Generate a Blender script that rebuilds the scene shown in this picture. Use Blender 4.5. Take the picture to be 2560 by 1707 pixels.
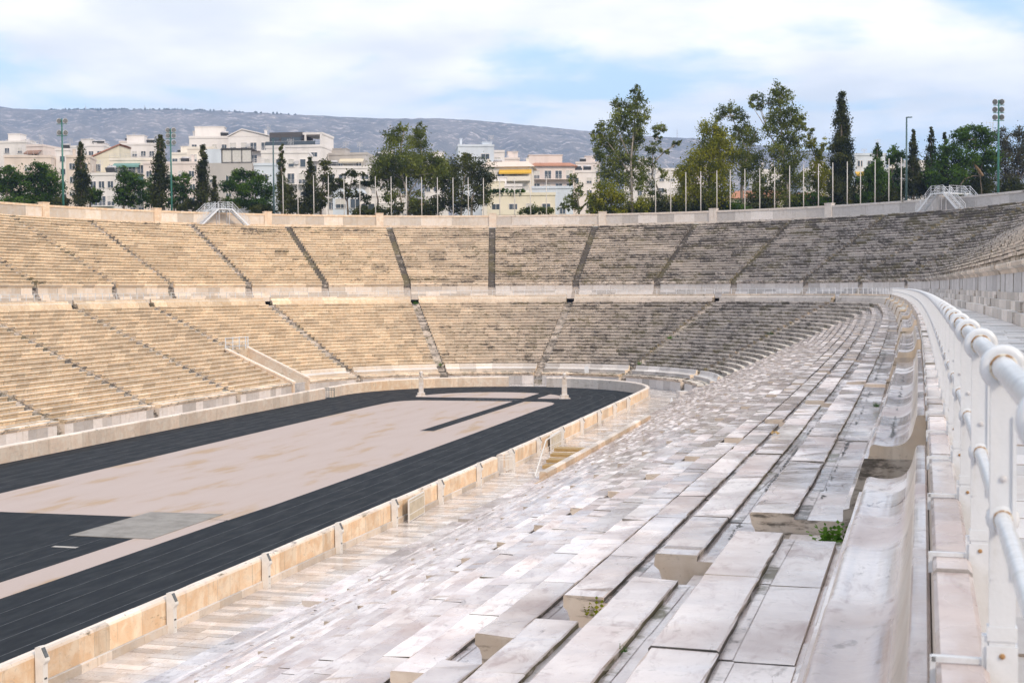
import bpy, math, random
import numpy as np
from mathutils import Vector, Matrix
R_ = math.radians
rnd = random.Random(7)
for o in list(bpy.data.objects): bpy.data.objects.remove(o)
scene = bpy.context.scene
col = scene.collection

# ------------------------------------------------------------------ camera, sky, sun, exposure
F = 3469.99; YAW, PIT, ROL = .25829, -.03758, -.00728
cx_, cy_, cz_ = 40.27571, -142.2621, 11.5248
def _cam():
    fwd = np.array([-math.sin(YAW), math.cos(YAW), 0]); rt = np.array([math.cos(YAW), math.sin(YAW), 0]); up = np.array([0, 0, 1.])
    f2 = fwd*math.cos(PIT)+up*math.sin(PIT); u2 = up*math.cos(PIT)-fwd*math.sin(PIT)
    return rt*math.cos(ROL)+u2*math.sin(ROL), u2*math.cos(ROL)-rt*math.sin(ROL), f2
CR, CU, CF = _cam(); CP = np.array([cx_, cy_, cz_])
cd = bpy.data.cameras.new('camera'); cam = bpy.data.objects.new('camera', cd); col.objects.link(cam)
cd.sensor_width = 36; cd.lens = F/2560*36; cd.clip_start = .05; cd.clip_end = 40000
cd.dof.use_dof = True; cd.dof.focus_distance = 17; cd.dof.aperture_fstop = 9
cam.matrix_world = Matrix(((CR[0], CU[0], -CF[0], cx_), (CR[1], CU[1], -CF[1], cy_), (CR[2], CU[2], -CF[2], cz_), (0, 0, 0, 1)))
scene.camera = cam

SUN_EL, SUN_AZ = R_(33), R_(128)          # azimuth clockwise from +Y: behind the camera, to the right
SKY_STRENGTH, SUN_STRENGTH, EXPOSURE = .12, 1.5, .97
sd = bpy.data.lights.new('sun', 'SUN'); sd.energy = SUN_STRENGTH; sd.angle = R_(11); sd.color = (1, .84, .66)
so = bpy.data.objects.new('sun', sd); col.objects.link(so)
sdir = Vector((math.sin(SUN_AZ)*math.cos(SUN_EL), math.cos(SUN_AZ)*math.cos(SUN_EL), math.sin(SUN_EL)))
so.rotation_euler = sdir.to_track_quat('Z', 'Y').to_euler(); so.location = (0, 0, 200)
world = bpy.data.worlds.new('World'); scene.world = world; world.use_nodes = True
vs = scene.view_settings; vs.view_transform = 'Standard'; vs.look = 'None'; vs.gamma = 1; vs.use_curve_mapping = False; vs.exposure = EXPOSURE
scene.render.engine = 'CYCLES'
scene.cycles.use_denoising = True; scene.cycles.max_bounces = 6; scene.cycles.diffuse_bounces = 3; scene.cycles.glossy_bounces = 3
scene.cycles.transparent_max_bounces = 8; scene.cycles.volume_bounces = 0; scene.cycles.caustics_reflective = False

class NT:
    def __init__(s, tree): s.t = tree; s.n = tree.nodes; s.l = tree.links
    def add(s, typ, **kw):
        nd = s.n.new(typ)
        for k, v in kw.items(): setattr(nd, k, v)
        return nd
    def put(s, sock, v):
        if hasattr(v, 'is_linked') or hasattr(v, 'links'): s.l.new(v, sock)
        else: sock.default_value = v
    def math(s, op, a, b=0., clamp=False):
        nd = s.add('ShaderNodeMath', operation=op, use_clamp=clamp); s.put(nd.inputs[0], a); s.put(nd.inputs[1], b); return nd.outputs[0]
    def ramp(s, v, lo, hi, a=0., b=1.):
        nd = s.add('ShaderNodeMapRange', interpolation_type='SMOOTHSTEP'); s.put(nd.inputs[0], v)
        s.put(nd.inputs[1], lo); s.put(nd.inputs[2], hi); s.put(nd.inputs[3], a); s.put(nd.inputs[4], b); return nd.outputs[0]
    def mix(s, f, a, b, mode='MIX'):
        nd = s.add('ShaderNodeMix', data_type='RGBA', blend_type=mode)
        s.put(nd.inputs[0], f); s.put(nd.inputs[6], c4(a)); s.put(nd.inputs[7], c4(b)); return nd.outputs[2]
    def noise(s, vec, scale, detail=3., rough=.55, stretch=None, dist=0.):
        if stretch:
            mp = s.add('ShaderNodeMapping'); s.l.new(vec, mp.inputs[0]); mp.inputs[3].default_value = stretch; vec = mp.outputs[0]
        nd = s.add('ShaderNodeTexNoise'); s.l.new(vec, nd.inputs['Vector']); nd.inputs['Scale'].default_value = scale
        nd.inputs['Detail'].default_value = detail; nd.inputs['Roughness'].default_value = rough; nd.inputs['Distortion'].default_value = dist
        return nd.outputs[0]
def c4(c):
    if isinstance(c, tuple): return (*c[:3], 1.)
    return c

def sky():
    t = NT(world.node_tree); t.n.clear()
    out = t.add('ShaderNodeOutputWorld'); bg = t.add('ShaderNodeBackground'); t.l.new(bg.outputs[0], out.inputs[0])
    st = t.add('ShaderNodeTexSky', sky_type='NISHITA', sun_disc=False); st.sun_elevation = SUN_EL; st.sun_rotation = SUN_AZ
    st.air_density = 1.; st.dust_density = 1.2; st.ozone_density = 1.5
    tc = t.add('ShaderNodeTexCoord'); d = tc.outputs['Generated']
    sep = t.add('ShaderNodeSeparateXYZ'); t.l.new(d, sep.inputs[0])
    # cloud sheet: project the view ray on a layer so clouds flatten towards the horizon
    h = t.math('ADD', t.math('MAXIMUM', sep.outputs[2], 0.), .16)
    cmb = t.add('ShaderNodeCombineXYZ'); t.l.new(t.math('DIVIDE', sep.outputs[0], h), cmb.inputs[0]); t.l.new(t.math('DIVIDE', sep.outputs[1], h), cmb.inputs[1])
    mp = t.add('ShaderNodeMapping'); t.l.new(cmb.outputs[0], mp.inputs[0]); mp.inputs[1].default_value = CLOUD_OFF
    n1 = t.noise(mp.outputs[0], 1.25, 6., .55, None, .4)
    n2 = t.noise(mp.outputs[0], 4.2, 4., .55, None, .3)
    m = t.math('ADD', n1, t.math('MULTIPLY', t.math('SUBTRACT', n2, .5), .22))
    mask = t.ramp(m, .36, .53)
    lowmask = t.ramp(sep.outputs[2], .03, .19, .35, 1.)          # thin towards the horizon
    mask = t.math('MULTIPLY', mask, lowmask)
    k = 1/SKY_STRENGTH
    shade = t.ramp(t.noise(mp.outputs[0], 2.3, 4., .5), .3, .7)
    cloud = t.mix(shade, tuple(x*k for x in CLOUD_A), tuple(x*k for x in CLOUD_B))
    clear = t.mix(.62, st.outputs[0], tuple(x*k for x in VEIL))       # thin high veil over the blue
    t.l.new(t.mix(mask, clear, cloud), bg.inputs[0]); bg.inputs[1].default_value = SKY_STRENGTH
CLOUD_OFF = (3.1, 1.2, 0); CLOUD_A = (.58, .60, .62); CLOUD_B = (.84, .815, .80); VEIL = (.40, .56, .71)
sky()

# ------------------------------------------------------------------ horseshoe coordinates (s along the bowl, R out from its axis)
REF = 42.; DEL = .01464; A1 = math.pi/2-DEL; DD = 1/.00033; UX, UY = math.sin(A1), math.cos(A1)
def pos(s, R, z=0.):
    sg = 1 if s >= 0 else -1; m = abs(s); a = m/REF
    if a <= A1: x, y = R*math.sin(a), R*math.cos(a)
    else:
        b = A1+(m-A1*REF)/(DD+REF); x, y = -DD*UX+(DD+R)*math.sin(b), -DD*UY+(DD+R)*math.cos(b)
    return (sg*x, y, z)
def frame(s, R, z=0.):
    p = Vector(pos(s, R, z)); q = Vector(pos(s, R+1, z)); n = (q-p).normalized(); t = Vector((n.y, -n.x, 0)); return p, t, n
def hw(w, s, R):
    if w == .55 and s > 66: w = .42
    return _hw(w, s, R)
def _hw(w, s, R):  # half width w (metres) as an s interval at radius R
    return w*REF/R if abs(s) < A1*REF else w
def proj(p):
    d = np.asarray(p)-CP; z = d@CF
    return 1280+F*(d@CR)/z, 853.5-F*(d@CU)/z, z
def wpt(px, py, Z): return Vector(CP+Z*(CF+CR*(px-1280)/F-CU*(py-853.5)/F))

# ------------------------------------------------------------------ mesh builder
class MB:
    def __init__(s): s.v = []; s.f = []; s.a = []
    def face(s, idx, a): s.f.append(idx); s.a.append(a)
    def quad(s, p, a=(.5, 0, 0)):
        b = len(s.v); s.v += [tuple(q) for q in p]; s.face(tuple(range(b, b+len(p))), a)
    def prism(s, prof, s0, s1, n=1, a=(.5, 0, 0), caps=True, capa=None, fa=None, dz=0., dr=0.):
        b = len(s.v); m = len(prof)
        for k in range(n+1):
            t = s0+(s1-s0)*k/n
            for (r, z) in prof: s.v.append(pos(t, r+dr, z+dz))
        for k in range(n):
            o = b+k*m
            for j in range(m):
                j2 = (j+1) % m; s.face((o+j, o+j2, o+m+j2, o+m+j), fa[j] if fa and fa[j] else a)
        if caps:
            s.face(tuple(b+j for j in range(m))[::-1], capa or a); s.face(tuple(b+n*m+j for j in range(m)), capa or a)
    def box(s, c, size, ax=None, a=(.5, 0, 0)):
        c = Vector(c); X, Y, Z = ax or (Vector((1, 0, 0)), Vector((0, 1, 0)), Vector((0, 0, 1)))
        hx, hy, hz = X*size[0]/2, Y*size[1]/2, Z*size[2]/2; b = len(s.v)
        for k in (-1, 1):
            for (i, j) in ((-1, -1), (1, -1), (1, 1), (-1, 1)): s.v.append(tuple(c+hx*i+hy*j+hz*k))
        for q in ((3, 2, 1, 0), (4, 5, 6, 7), (0, 1, 5, 4), (1, 2, 6, 5), (2, 3, 7, 6), (3, 0, 4, 7)): s.face(tuple(b+i for i in q), a)
    def bar(s, p, q, w, h=None, a=(.5, 0, 0), up=Vector((0, 0, 1))):
        p, q = Vector(p), Vector(q); d = (q-p); L = d.length
        if L < 1e-6: return
        d.normalize(); x = d.cross(up)
        if x.length < 1e-3: x = Vector((1, 0, 0))
        x.normalize(); s.box((p+q)/2, (L, w, h or w), (d, x, x.cross(d)), a)
    def tube(s, pts, rad, n=6, a=(.5, 0, 0), cap=True):
        pts = [Vector(p) for p in pts]
        if not isinstance(rad, (list, tuple)): rad = [rad]*len(pts)
        b = len(s.v)
        for k, p in enumerate(pts):
            d = (pts[min(k+1, len(pts)-1)]-pts[max(k-1, 0)]).normalized()
            x = d.cross(Vector((0, 0, 1)) if abs(d.z) < .95 else Vector((1, 0, 0))).normalized(); y = d.cross(x)
            for j in range(n):
                t = 2*math.pi*j/n; s.v.append(tuple(p+(x*math.cos(t)+y*math.sin(t))*rad[k]))
        for k in range(len(pts)-1):
            o = b+k*n
            for j in range(n): s.face((o+j, o+(j+1) % n, o+n+(j+1) % n, o+n+j), a)
        if cap:
            s.face(tuple(b+j for j in range(n))[::-1], a); s.face(tuple(b+(len(pts)-1)*n+j for j in range(n)), a)
    def lathe(s, p, axis, prof, n=12, a=(.5, 0, 0)):  # prof [(dist along axis, radius)]
        p, d = Vector(p), Vector(axis).normalized(); s.tube([p+d*t for t, r in prof], [r for t, r in prof], n, a)
    def ring(s, p, axis, R, r, n=16, m=8, a=(.5, 0, 0)):
        p, d = Vector(p), Vector(axis).normalized(); x = d.cross(Vector((0, 0, 1))).normalized(); y = d.cross(x); b = len(s.v)
        for i in range(n):
            t = 2*math.pi*i/n; u = x*math.cos(t)+y*math.sin(t)
            for j in range(m):
                q = 2*math.pi*j/m; s.v.append(tuple(p+u*(R+r*math.cos(q))+d*r*math.sin(q)))
        for i in range(n):
            for j in range(m):
                i2, j2 = (i+1) % n, (j+1) % m; s.face((b+i*m+j, b+i2*m+j, b+i2*m+j2, b+i*m+j2), a)
    def build(s, name, mat, parent=None, smooth=False, local=False):
        me = bpy.data.meshes.new(name); me.from_pydata(s.v, [], s.f)
        at = me.attributes.new('w', 'FLOAT_COLOR', 'FACE')
        arr = np.ones((len(s.f), 4), np.float32); arr[:, :3] = np.array([x[:3] for x in s.a], np.float32).reshape(-1, 3); at.data.foreach_set('color', arr.ravel())
        me.materials.append(mat)
        if smooth: me.shade_smooth()
        return link(name, me, parent, local)
def link(name, me, parent=None, local=False):
    o = bpy.data.objects.new(name, me); col.objects.link(o)
    if parent:
        o.parent = parent
        if not local:
            p = parent; off = Vector(p.location)
            while p.parent: p = p.parent; off += Vector(p.location)
            o.location = -off
    return o
def tag(o, label=None, cat=None, group=None, kind=None):
    if label: o['label'] = label
    if cat: o['category'] = cat
    if group: o['group'] = group
    if kind: o['kind'] = kind
    return o
def thing(name, loc, label, cat, group=None, rz=0.):
    o = bpy.data.objects.new(name, None); col.objects.link(o); o.location = loc; o.rotation_euler = (0, 0, rz); o.empty_display_size = .1
    return tag(o, label, cat, group)

# ------------------------------------------------------------------ materials
def mat(name):
    m = bpy.data.materials.new(name); m.use_nodes = True; t = NT(m.node_tree); b = t.n['Principled BSDF']; return m, t, b
def coords(t):
    return t.add('ShaderNodeTexCoord').outputs['Object']
def attr(t):
    a = t.add('ShaderNodeAttribute', attribute_name='w'); s = t.add('ShaderNodeSeparateColor'); t.l.new(a.outputs['Color'], s.inputs[0]); return s.outputs
def bump(t, b, hgt, strength, dist=.02):
    bp = t.add('ShaderNodeBump'); bp.inputs['Strength'].default_value = strength; bp.inputs['Distance'].default_value = dist
    t.l.new(hgt, bp.inputs['Height']); t.l.new(bp.outputs[0], b.inputs['Normal'])
def marble(name, top_a, top_b, cool, warm_a, warm_b, wet=0., moss_lo=.62, grain=1., streak=.35, bumpk=.25, smear=.25):
    """weathered Pentelic marble; attribute w = (tint of the block, moss growth and painted shade, warm patina and painted sunlight of its vertical faces)"""
    m, t, b = mat(name); co = coords(t); tint, moss, warm = attr(t)[:3]
    nz = t.add('ShaderNodeSeparateXYZ'); t.l.new(t.add('ShaderNodeNewGeometry').outputs['True Normal'], nz.inputs[0]); nz = nz.outputs[2]
    up = t.ramp(t.math('ABSOLUTE', nz), .35, .75)
    big = t.noise(co, .55*grain, 5., .6); mid = t.noise(co, 2.6*grain, 5., .62, None, .6); fine = t.noise(co, 17*grain, 4., .6)
    # each block has its own bedding: shift the veins by the block tint
    sh = t.add('ShaderNodeVectorMath', operation='SCALE'); cb = t.add('ShaderNodeCombineXYZ'); t.l.new(tint, cb.inputs[0]); t.l.new(tint, cb.inputs[1])
    t.l.new(cb.outputs[0], sh.inputs[0]); sh.inputs['Scale'].default_value = 37.
    ad = t.add('ShaderNodeVectorMath', operation='ADD'); t.l.new(co, ad.inputs[0]); t.l.new(sh.outputs[0], ad.inputs[1])
    vein = t.noise(ad.outputs[0], 1.6*grain, 6., .65, (3.5, 1.3, 3.5), 1.2)
    top = t.mix(t.ramp(big, .35, .68), top_a, top_b)
    top = t.mix(t.math('MULTIPLY', t.ramp(vein, .5, .72), streak), top, (.38, .28, .27))
    top = t.mix(t.math('MULTIPLY', t.ramp(mid, .58, .78), .30), top, (.62, .47, .36))
    side = t.mix(t.ramp(mid, .35, .68), warm_a, warm_b)
    side = t.mix(t.math('MULTIPLY', t.ramp(vein, .52, .75), .5), side, (.50, .42, .36))
    side = t.mix(warm, t.mix(t.ramp(vein, .4, .7), cool, tuple(x*.82 for x in cool)), side)
    # rain runs on vertical faces
    run = t.noise(co, 1., 4., .6, (5.5, 5.5, .35))
    side = t.mix(t.math('MULTIPLY', t.ramp(run, .56, .74), .45), side, (.30, .24, .18))
    c = t.mix(up, side, top)
    hs = t.add('ShaderNodeHueSaturation'); t.l.new(c, hs.inputs['Color']); t.l.new(t.ramp(tint, 0., 1., .70, 1.18), hs.inputs['Value']); c = hs.outputs[0]
    # black and olive growth; the same channel paints shade under lips and in notches
    mn = t.noise(co, 1.25*grain, 6., .72, (1., 1., 2.2)); mn2 = t.noise(co, 5.5*grain, 4., .7, (.8, .8, 3.5))
    mm = t.math('ADD', t.math('MULTIPLY', mn, .6), t.math('MULTIPLY', mn2, .4))
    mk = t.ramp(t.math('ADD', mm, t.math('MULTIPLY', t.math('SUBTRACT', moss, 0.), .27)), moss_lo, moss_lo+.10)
    growth_shade = t.mix(t.ramp(t.noise(co, .35, 2.), .45, .62), (.052, .044, .036), (.105, .088, .032))
    c = t.mix(t.math('MULTIPLY', mk, .86), c, growth_shade)
    c = t.mix(t.math('MULTIPLY', t.ramp(fine, .60, .72), .35), c, (.20, .17, .14))
    sm1 = t.noise(ad.outputs[0], 3.4*grain, 7., .72, (1.6, .7, 1.6), 1.5); sm2 = t.noise(co, .8, 3., .5)
    smk = t.math('MULTIPLY', t.ramp(sm1, .57, .68), t.ramp(sm2, .46, .62)); c = t.mix(t.math('MULTIPLY', smk, smear), c, (.17, .13, .115))
    t.l.new(c, b.inputs['Base Color'])
    wt = t.math('MULTIPLY', t.ramp(t.noise(co, .9, 4., .55), .32, .54), up)
    ro = t.math('SUBTRACT', .62, t.math('MULTIPLY', wt, wet)); ro = t.math('ADD', ro, t.math('MULTIPLY', mk, .2), True)
    t.l.new(ro, b.inputs['Roughness']); b.inputs['IOR'].default_value = 1.5
    bump(t, b, t.math('ADD', t.math('MULTIPLY', mid, .6), t.math('MULTIPLY', fine, .4)), bumpk, .012)
    return m
def plain(name, c, rough=.6, var=.12, scale=3., metal=0., spec=.5, c2=None, stretch=None, fac=(.4, .65), bumpk=0., tintk=0.):
    m, t, b = mat(name); co = coords(t); n = t.noise(co, scale, 4., .6, stretch)
    c2 = c2 or tuple(x*(1-var*2) for x in c); cc = t.mix(t.ramp(n, *fac), c, c2)
    if tintk:
        hs = t.add('ShaderNodeHueSaturation'); t.l.new(cc, hs.inputs['Color']); t.l.new(t.ramp(attr(t)[0], 0., 1., 1-tintk, 1+tintk), hs.inputs['Value']); cc = hs.outputs[0]
    t.l.new(cc, b.inputs['Base Color']); b.inputs['Metallic'].default_value = metal; b.inputs['Specular IOR Level'].default_value = spec
    t.l.new(t.ramp(n, .3, .7, rough*.85, min(1, rough*1.15)), b.inputs['Roughness'])
    if bumpk: bump(t, b, n, bumpk, .02)
    return m
LIL = (.52, .50, .52)
M = {}
M['far'] = marble('weathered_marble', (.66, .58, .50), (.76, .70, .62), (.50, .47, .47), (.71, .495, .30), (.80, .65, .47), 0., .60)
M['near'] = marble('wet_marble', (.49, .405, .39), (.85, .78, .765), LIL, (.60, .46, .32), (.68, .57, .45), .54, .65, 1., .72, .35, .8)
M['wall'] = marble('orange_marble', (.70, .60, .52), (.76, .68, .62), (.55, .54, .55), (.71, .485, .30), (.80, .65, .49), 0., .61, .6)
M['slab'] = marble('grey_slab_marble', (.6, .56, .53), (.68, .65, .63), (.56, .55, .57), (.70, .54, .38), (.72, .62, .52), 0., .66, .5)
M['pave'] = marble('paving_marble', (.58, .51, .47), (.74, .69, .665), LIL, (.55, .42, .3), (.6, .5, .4), .48, .67, 1.4, .55)
M['walk'] = marble('pale_paving_marble', (.64, .59, .57), (.72, .69, .68), LIL, (.55, .42, .3), (.6, .5, .4), .3, .68, 1.4, .3)
M['track'] = plain('track_asphalt', (.009, .012, .016), .68, .12, 1.5, c2=(.014, .0175, .023), stretch=(1, .25, 1), spec=.12)
M['sand'] = plain('infield_sand', (.45, .365, .335), .75, .1, .22, c2=(.41, .295, .205), stretch=(2.2, .5, 1), fac=(.52, .68))
M['mat'] = plain('grey_mat', (.27, .25, .23), .7, .1, .8)
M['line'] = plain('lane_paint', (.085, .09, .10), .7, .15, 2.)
M['linew'] = plain('white_paint', (.42, .39, .36), .6, .1, 2.)
M['paint'] = plain('white_rail_paint', (.66, .68, .72), .22, .05, 14., c2=(.54, .55, .56), fac=(.5, .75), bumpk=.15)
M['steel'] = plain('painted_steel', (.55, .54, .56), .45, .08, 4.)
M['rust'] = plain('rusty_paint', (.34, .19, .08), .75, .2, 60., c2=(.66, .60, .50), fac=(.48, .56))
M['lampwhite'] = plain('white_lamp_housing', (.74, .71, .68), .45, .05, 3.)
M['grille'] = plain('dark_grille', (.05, .055, .06), .4, .1, 8.)
M['glassy'] = plain('lamp_glass', (.20, .21, .22), .15, .2, 8.)
M['green'] = plain('green_pole_paint', (.035, .16, .13), .45, .1, 4.)
M['darkpole'] = plain('dark_pole_paint', (.05, .10, .11), .45, .1, 4.)
M['white'] = plain('white_pole_paint', (.58, .545, .51), .4, .05, 4.)
M['wood'] = plain('wood_steps', (.42, .28, .12), .7, .15, 3., stretch=(1, 6, 6))
M['bark'] = plain('bark', (.24, .19, .15), .85, .2, 3., c2=(.13, .10, .08), stretch=(3, 3, .6), bumpk=.4)
M['barkpale'] = plain('pale_bark', (.36, .32, .27), .8, .2, 2., c2=(.20, .17, .14), stretch=(3, 3, .6), bumpk=.3)
M['earth'] = plain('dry_ground', (.20, .18, .11), .9, .15, .08, c2=(.10, .12, .05))
M['asph'] = plain('dark_gap', (.06, .055, .05), .9, .1, 2.)
M['herm'] = plain('herm_marble', (.66, .62, .60), .6, .1, 3., c2=(.55, .47, .40))
def leafmat(name, a, b_, sat=1.):
    m, t, b = mat(name); w = attr(t); co = coords(t)
    c = t.mix(w[0], a, b_); c = t.mix(t.ramp(t.noise(co, .35, 3.), .4, .65), c, tuple(x*.62 for x in a))
    t.l.new(c, b.inputs['Base Color']); b.inputs['Roughness'].default_value = .6; b.inputs['Specular IOR Level'].default_value = .12
    tr = t.add('ShaderNodeBsdfTranslucent'); t.l.new(c, tr.inputs[0]); mx = t.add('ShaderNodeMixShader'); mx.inputs[0].default_value = .34
    t.l.new(b.outputs[0], mx.inputs[1]); t.l.new(tr.outputs[0], mx.inputs[2]); t.l.new(mx.outputs[0], t.n['Material Output'].inputs[0]); return m
M['leaf_euc'] = leafmat('eucalyptus_leaf', (0.099, 0.137, 0.017), (0.258, 0.277, 0.055))
M['leaf_yel'] = leafmat('yellow_green_leaf', (0.143, 0.177, 0.007), (0.390, 0.353, 0.022))
M['leaf_pine'] = leafmat('pine_needle', (0.035, 0.088, 0.006), (0.112, 0.194, 0.018))
M['leaf_cyp'] = leafmat('cypress_leaf', (0.033, 0.050, 0.010), (0.112, 0.115, 0.030))
M['leaf_dark'] = leafmat('dark_leaf', (0.035, 0.053, 0.010), (0.125, 0.131, 0.030))
M['leaf_grey'] = leafmat('grey_leaf', (0.075, 0.077, 0.043), (0.150, 0.140, 0.077))
M['grass'] = leafmat('fresh_grass', (0.062, 0.163, 0.019), (0.163, 0.300, 0.037))
print('setup done')

# ------------------------------------------------------------------ ground
def loops_mesh(name, loops, mt, a=(.5, 0, 0), close=True):
    mb = MB(); n = len(loops[0])
    for L in loops: mb.v += [tuple(p) for p in L]
    for k in range(len(loops)-1):
        for j in range(n if close else n-1):
            j2 = (j+1) % n; mb.face((k*n+j, k*n+j2, (k+1)*n+j2, (k+1)*n+j), a)
    return mb.build(name, mt)
SS = [-330+660*i/220 for i in range(221)]
def bowl_loop(R, z): return [pos(s, R, z) for s in SS]
def big_loop(rad, z):
    L = bowl_loop(70, z); out = []
    for (x, y, _) in L:
        a = math.atan2(x, y+120); out.append((rad*math.sin(a), -120+rad*math.cos(a), z))
    return out
ter = loops_mesh('ground', [bowl_loop(67.2, 21.6), bowl_loop(80, 21.8), bowl_loop(120, 22.5), big_loop(420, 25), big_loop(620, 34), big_loop(1500, 40), big_loop(3000, 30), big_loop(5200, 20)], M['earth'])
tag(ter, kind='structure')
# arena floor
mb = MB(); mb.quad([pos(s, 17.0, 0) for s in SS]); trk = tag(mb.build('running_track', M['track']), kind='structure')
mb = MB()   # main infield
e = [(-8.4, -9, 0), (-8.1, -7, 0), (-7.4, -5.6, 0), (-6.2, -4.7, 0), (3.9, -4.4, 0), (3.95, -34.6, 0), (5.15, -34.6, 0), (5.15, -4.5, 0), (7.0, -4.5, 0), (8.1, -5.0, 0), (8.7, -6.2, 0), (8.9, -8, 0)]
r = [pos(s, 8.6-.15*(s > 140), 0) for s in range(80, 146, 5)]
yb = pos(145, 3.2)[1]; br = [(8.3+r[-1][0]-r[-1][0]+.0, yb, 0)]
pl = e+r+[(pos(145, 8.45)[0], yb, 0), (-pos(145, 8.4)[0]-0, yb-.2, 0)]+[pos(-s, 8.4, 0) for s in range(144, 75, -5)]
mb.quad([(x, y, .004) for x, y, z in pl]); tag(mb.build('infield', M['sand']), kind='structure')
mb = MB(); mb.quad([pos(s, 6.55, .004) for s in (145.02, 160, 190)]+[pos(s, 8.4, .004) for s in (190, 160, 145.02)]); tag(mb.build('infield_strip', M['sand']), kind='structure')
mb = MB(); a = [(-8.3, -.5)]+[(-8.0*math.cos(t), max(-.4, 8.0*math.sin(t))) for t in [math.pi*k/24 for k in range(1, 15)]]
def arc(t0, t1, n=14): return [(-8.1*math.cos(t0+(t1-t0)*k/n), 8.1*math.sin(t0+(t1-t0)*k/n)-.4, .004) for k in range(n+1)]
mb.quad(arc(0, 2.09)+[(4.0, -.5, .004)]); mb.quad([(5.5, -.5, .004)]+arc(2.32, math.pi, 8)[0:]); tag(mb.build('infield_end', M['sand']), kind='structure')
mb = MB(); q = [pos(150.8, 3.1), pos(150.8, 7.45), pos(143.4, 7.4), pos(143.6, 3.3)]
mb.quad([(x, y, .03) for x, y, z in q]); mb.quad([(x, y, .0) for x, y, z in q]); 
for k in range(4): p0, p1 = q[k], q[(k+1) % 4]; mb.quad([(p0[0], p0[1], 0), (p1[0], p1[1], 0), (p1[0], p1[1], .03), (p0[0], p0[1], .03)])
tag(mb.build('floor_mat', M['mat']), 'flat grey rectangular mat laid across the end of the pale infield', 'mat')
def stripR(mb, R, s0, s1, w=.05, z=.008, step=4., a=(.5, 0, 0)):
    n = max(1, int(abs(s1-s0)/step)); P = [s0+(s1-s0)*k/n for k in range(n+1)]
    for k in range(n): mb.quad([pos(P[k], R-w/2, z), pos(P[k], R+w/2, z), pos(P[k+1], R+w/2, z), pos(P[k+1], R-w/2, z)], a)
for R in (9.9, 11.1, 12.35, 13.6, 14.85, 16.0):
    mb = MB(); stripR(mb, R, -190, 190, .045); tag(mb.build('lane_line', M['line'], trk), kind='structure')
for R in (3.64, 5.1):
    mb = MB(); stripR(mb, R, 151, 190, .045); tag(mb.build('lane_line', M['line'], trk), kind='structure')
mb = MB(); x0 = pos(153.65, 4.0); x1 = pos(153.65, 5.25); mb.quad([(x0[0], x0[1], .012), (x1[0], x1[1], .012), (x1[0], x1[1]+.32, .012), (x0[0], x0[1]+.32, .012)]); mb.build('start_mark', M['linew'], trk)
mb = MB()
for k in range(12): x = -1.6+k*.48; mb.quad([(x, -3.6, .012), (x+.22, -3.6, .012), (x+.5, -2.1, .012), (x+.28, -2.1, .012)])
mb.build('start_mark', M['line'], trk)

# ------------------------------------------------------------------ growth / patina / painted sun and shade along the bowl
def ease(s, pts):
    for (a, va), (b, vb) in zip(pts, pts[1:]):
        if a <= s <= b: return va+(vb-va)*(s-a)/(b-a)
    return pts[0][1] if s < pts[0][0] else pts[-1][1]
def mossU(s): return ease(s, [(-70, -.05), (-48, .05), (-25, .16), (-8, .36), (20, .47), (40, .50), (62, .46), (90, .32), (120, .18), (200, .12)])
def mossL(s): return ease(s, [(-70, -.05), (-50, .02), (-28, .14), (-8, .32), (15, .45), (40, .43), (58, .30), (75, .06), (130, .0), (220, -.02)])
def warmA(s): return ease(s, [(-60, 1.), (-28, .95), (0, .45), (30, .10), (70, .15), (120, .45), (200, .6)])  # patina, plus the sunlit left and shaded right put into the colour

# ------------------------------------------------------------------ lower tier
NR = 24
def rowL(i): rr = 40.57-.75*i; return rr-.34, rr, 9.79-.362*i        # slab left (arena) edge, right edge, top
GL = [-126.4, -110.8, -95.6, -79.2, -63.6, -43.0, -21.7, 0., 21.6, 43.4, 63.6, 80.5, 99, 116, 133.5, 150.2, 167, 182.5, 197.92, 214]
GW = .55
def slab_profile(i, last=False):
    rl, rr, z = rowL(i); zl = z-.048; zb = z-.44; re = rr+.415 if i else 40.93
    return [(rl+.055, zb), (re, zb), (re, zl), (rr-.004, zl), (rr, z-.010), (rr-.008, z), (rl+.014, z), (rl, z-.014), (rl, z-.095), (rl+.035, z-.13), (rl+.055, z-.19)]
def far_profile(rl, rr, re, z, rise):
    return [(rl+.10, z-rise-.08), (re, z-rise-.08), (re, z-.05), (rr, z-.05), (rr, z), (rl, z), (rl, z-.13), (rl+.10, z-.165)]
def far_fa(w): d = (.1, 1.1, w[2]); return [None, None, (w[0]*.8, w[1]+.10, w[2]), (.2, .9, w[2]), None, None, d, (w[0]*.8, w[1]+.08, w[2])]  # solid dark under each lip: soil and shadow line put into the colour
def cuts(s0, s1, L, rg, jit=.18):
    n = max(1, round((s1-s0)/L)); e = [s0+(s1-s0)*(k+(rg.uniform(-jit, jit) if 0 < k < n else 0))/n for k in range(n+1)]; return e
def tilt(mb, start, dz):   # small settlement of a block: lift one end
    pass
TUN = (-66.2, -59.4)
def seg(s0, s1): return 1 if abs(s0) > 66 and abs(s1) > 66 else max(1, int(abs(s1-s0)/1.4+.5))
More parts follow.
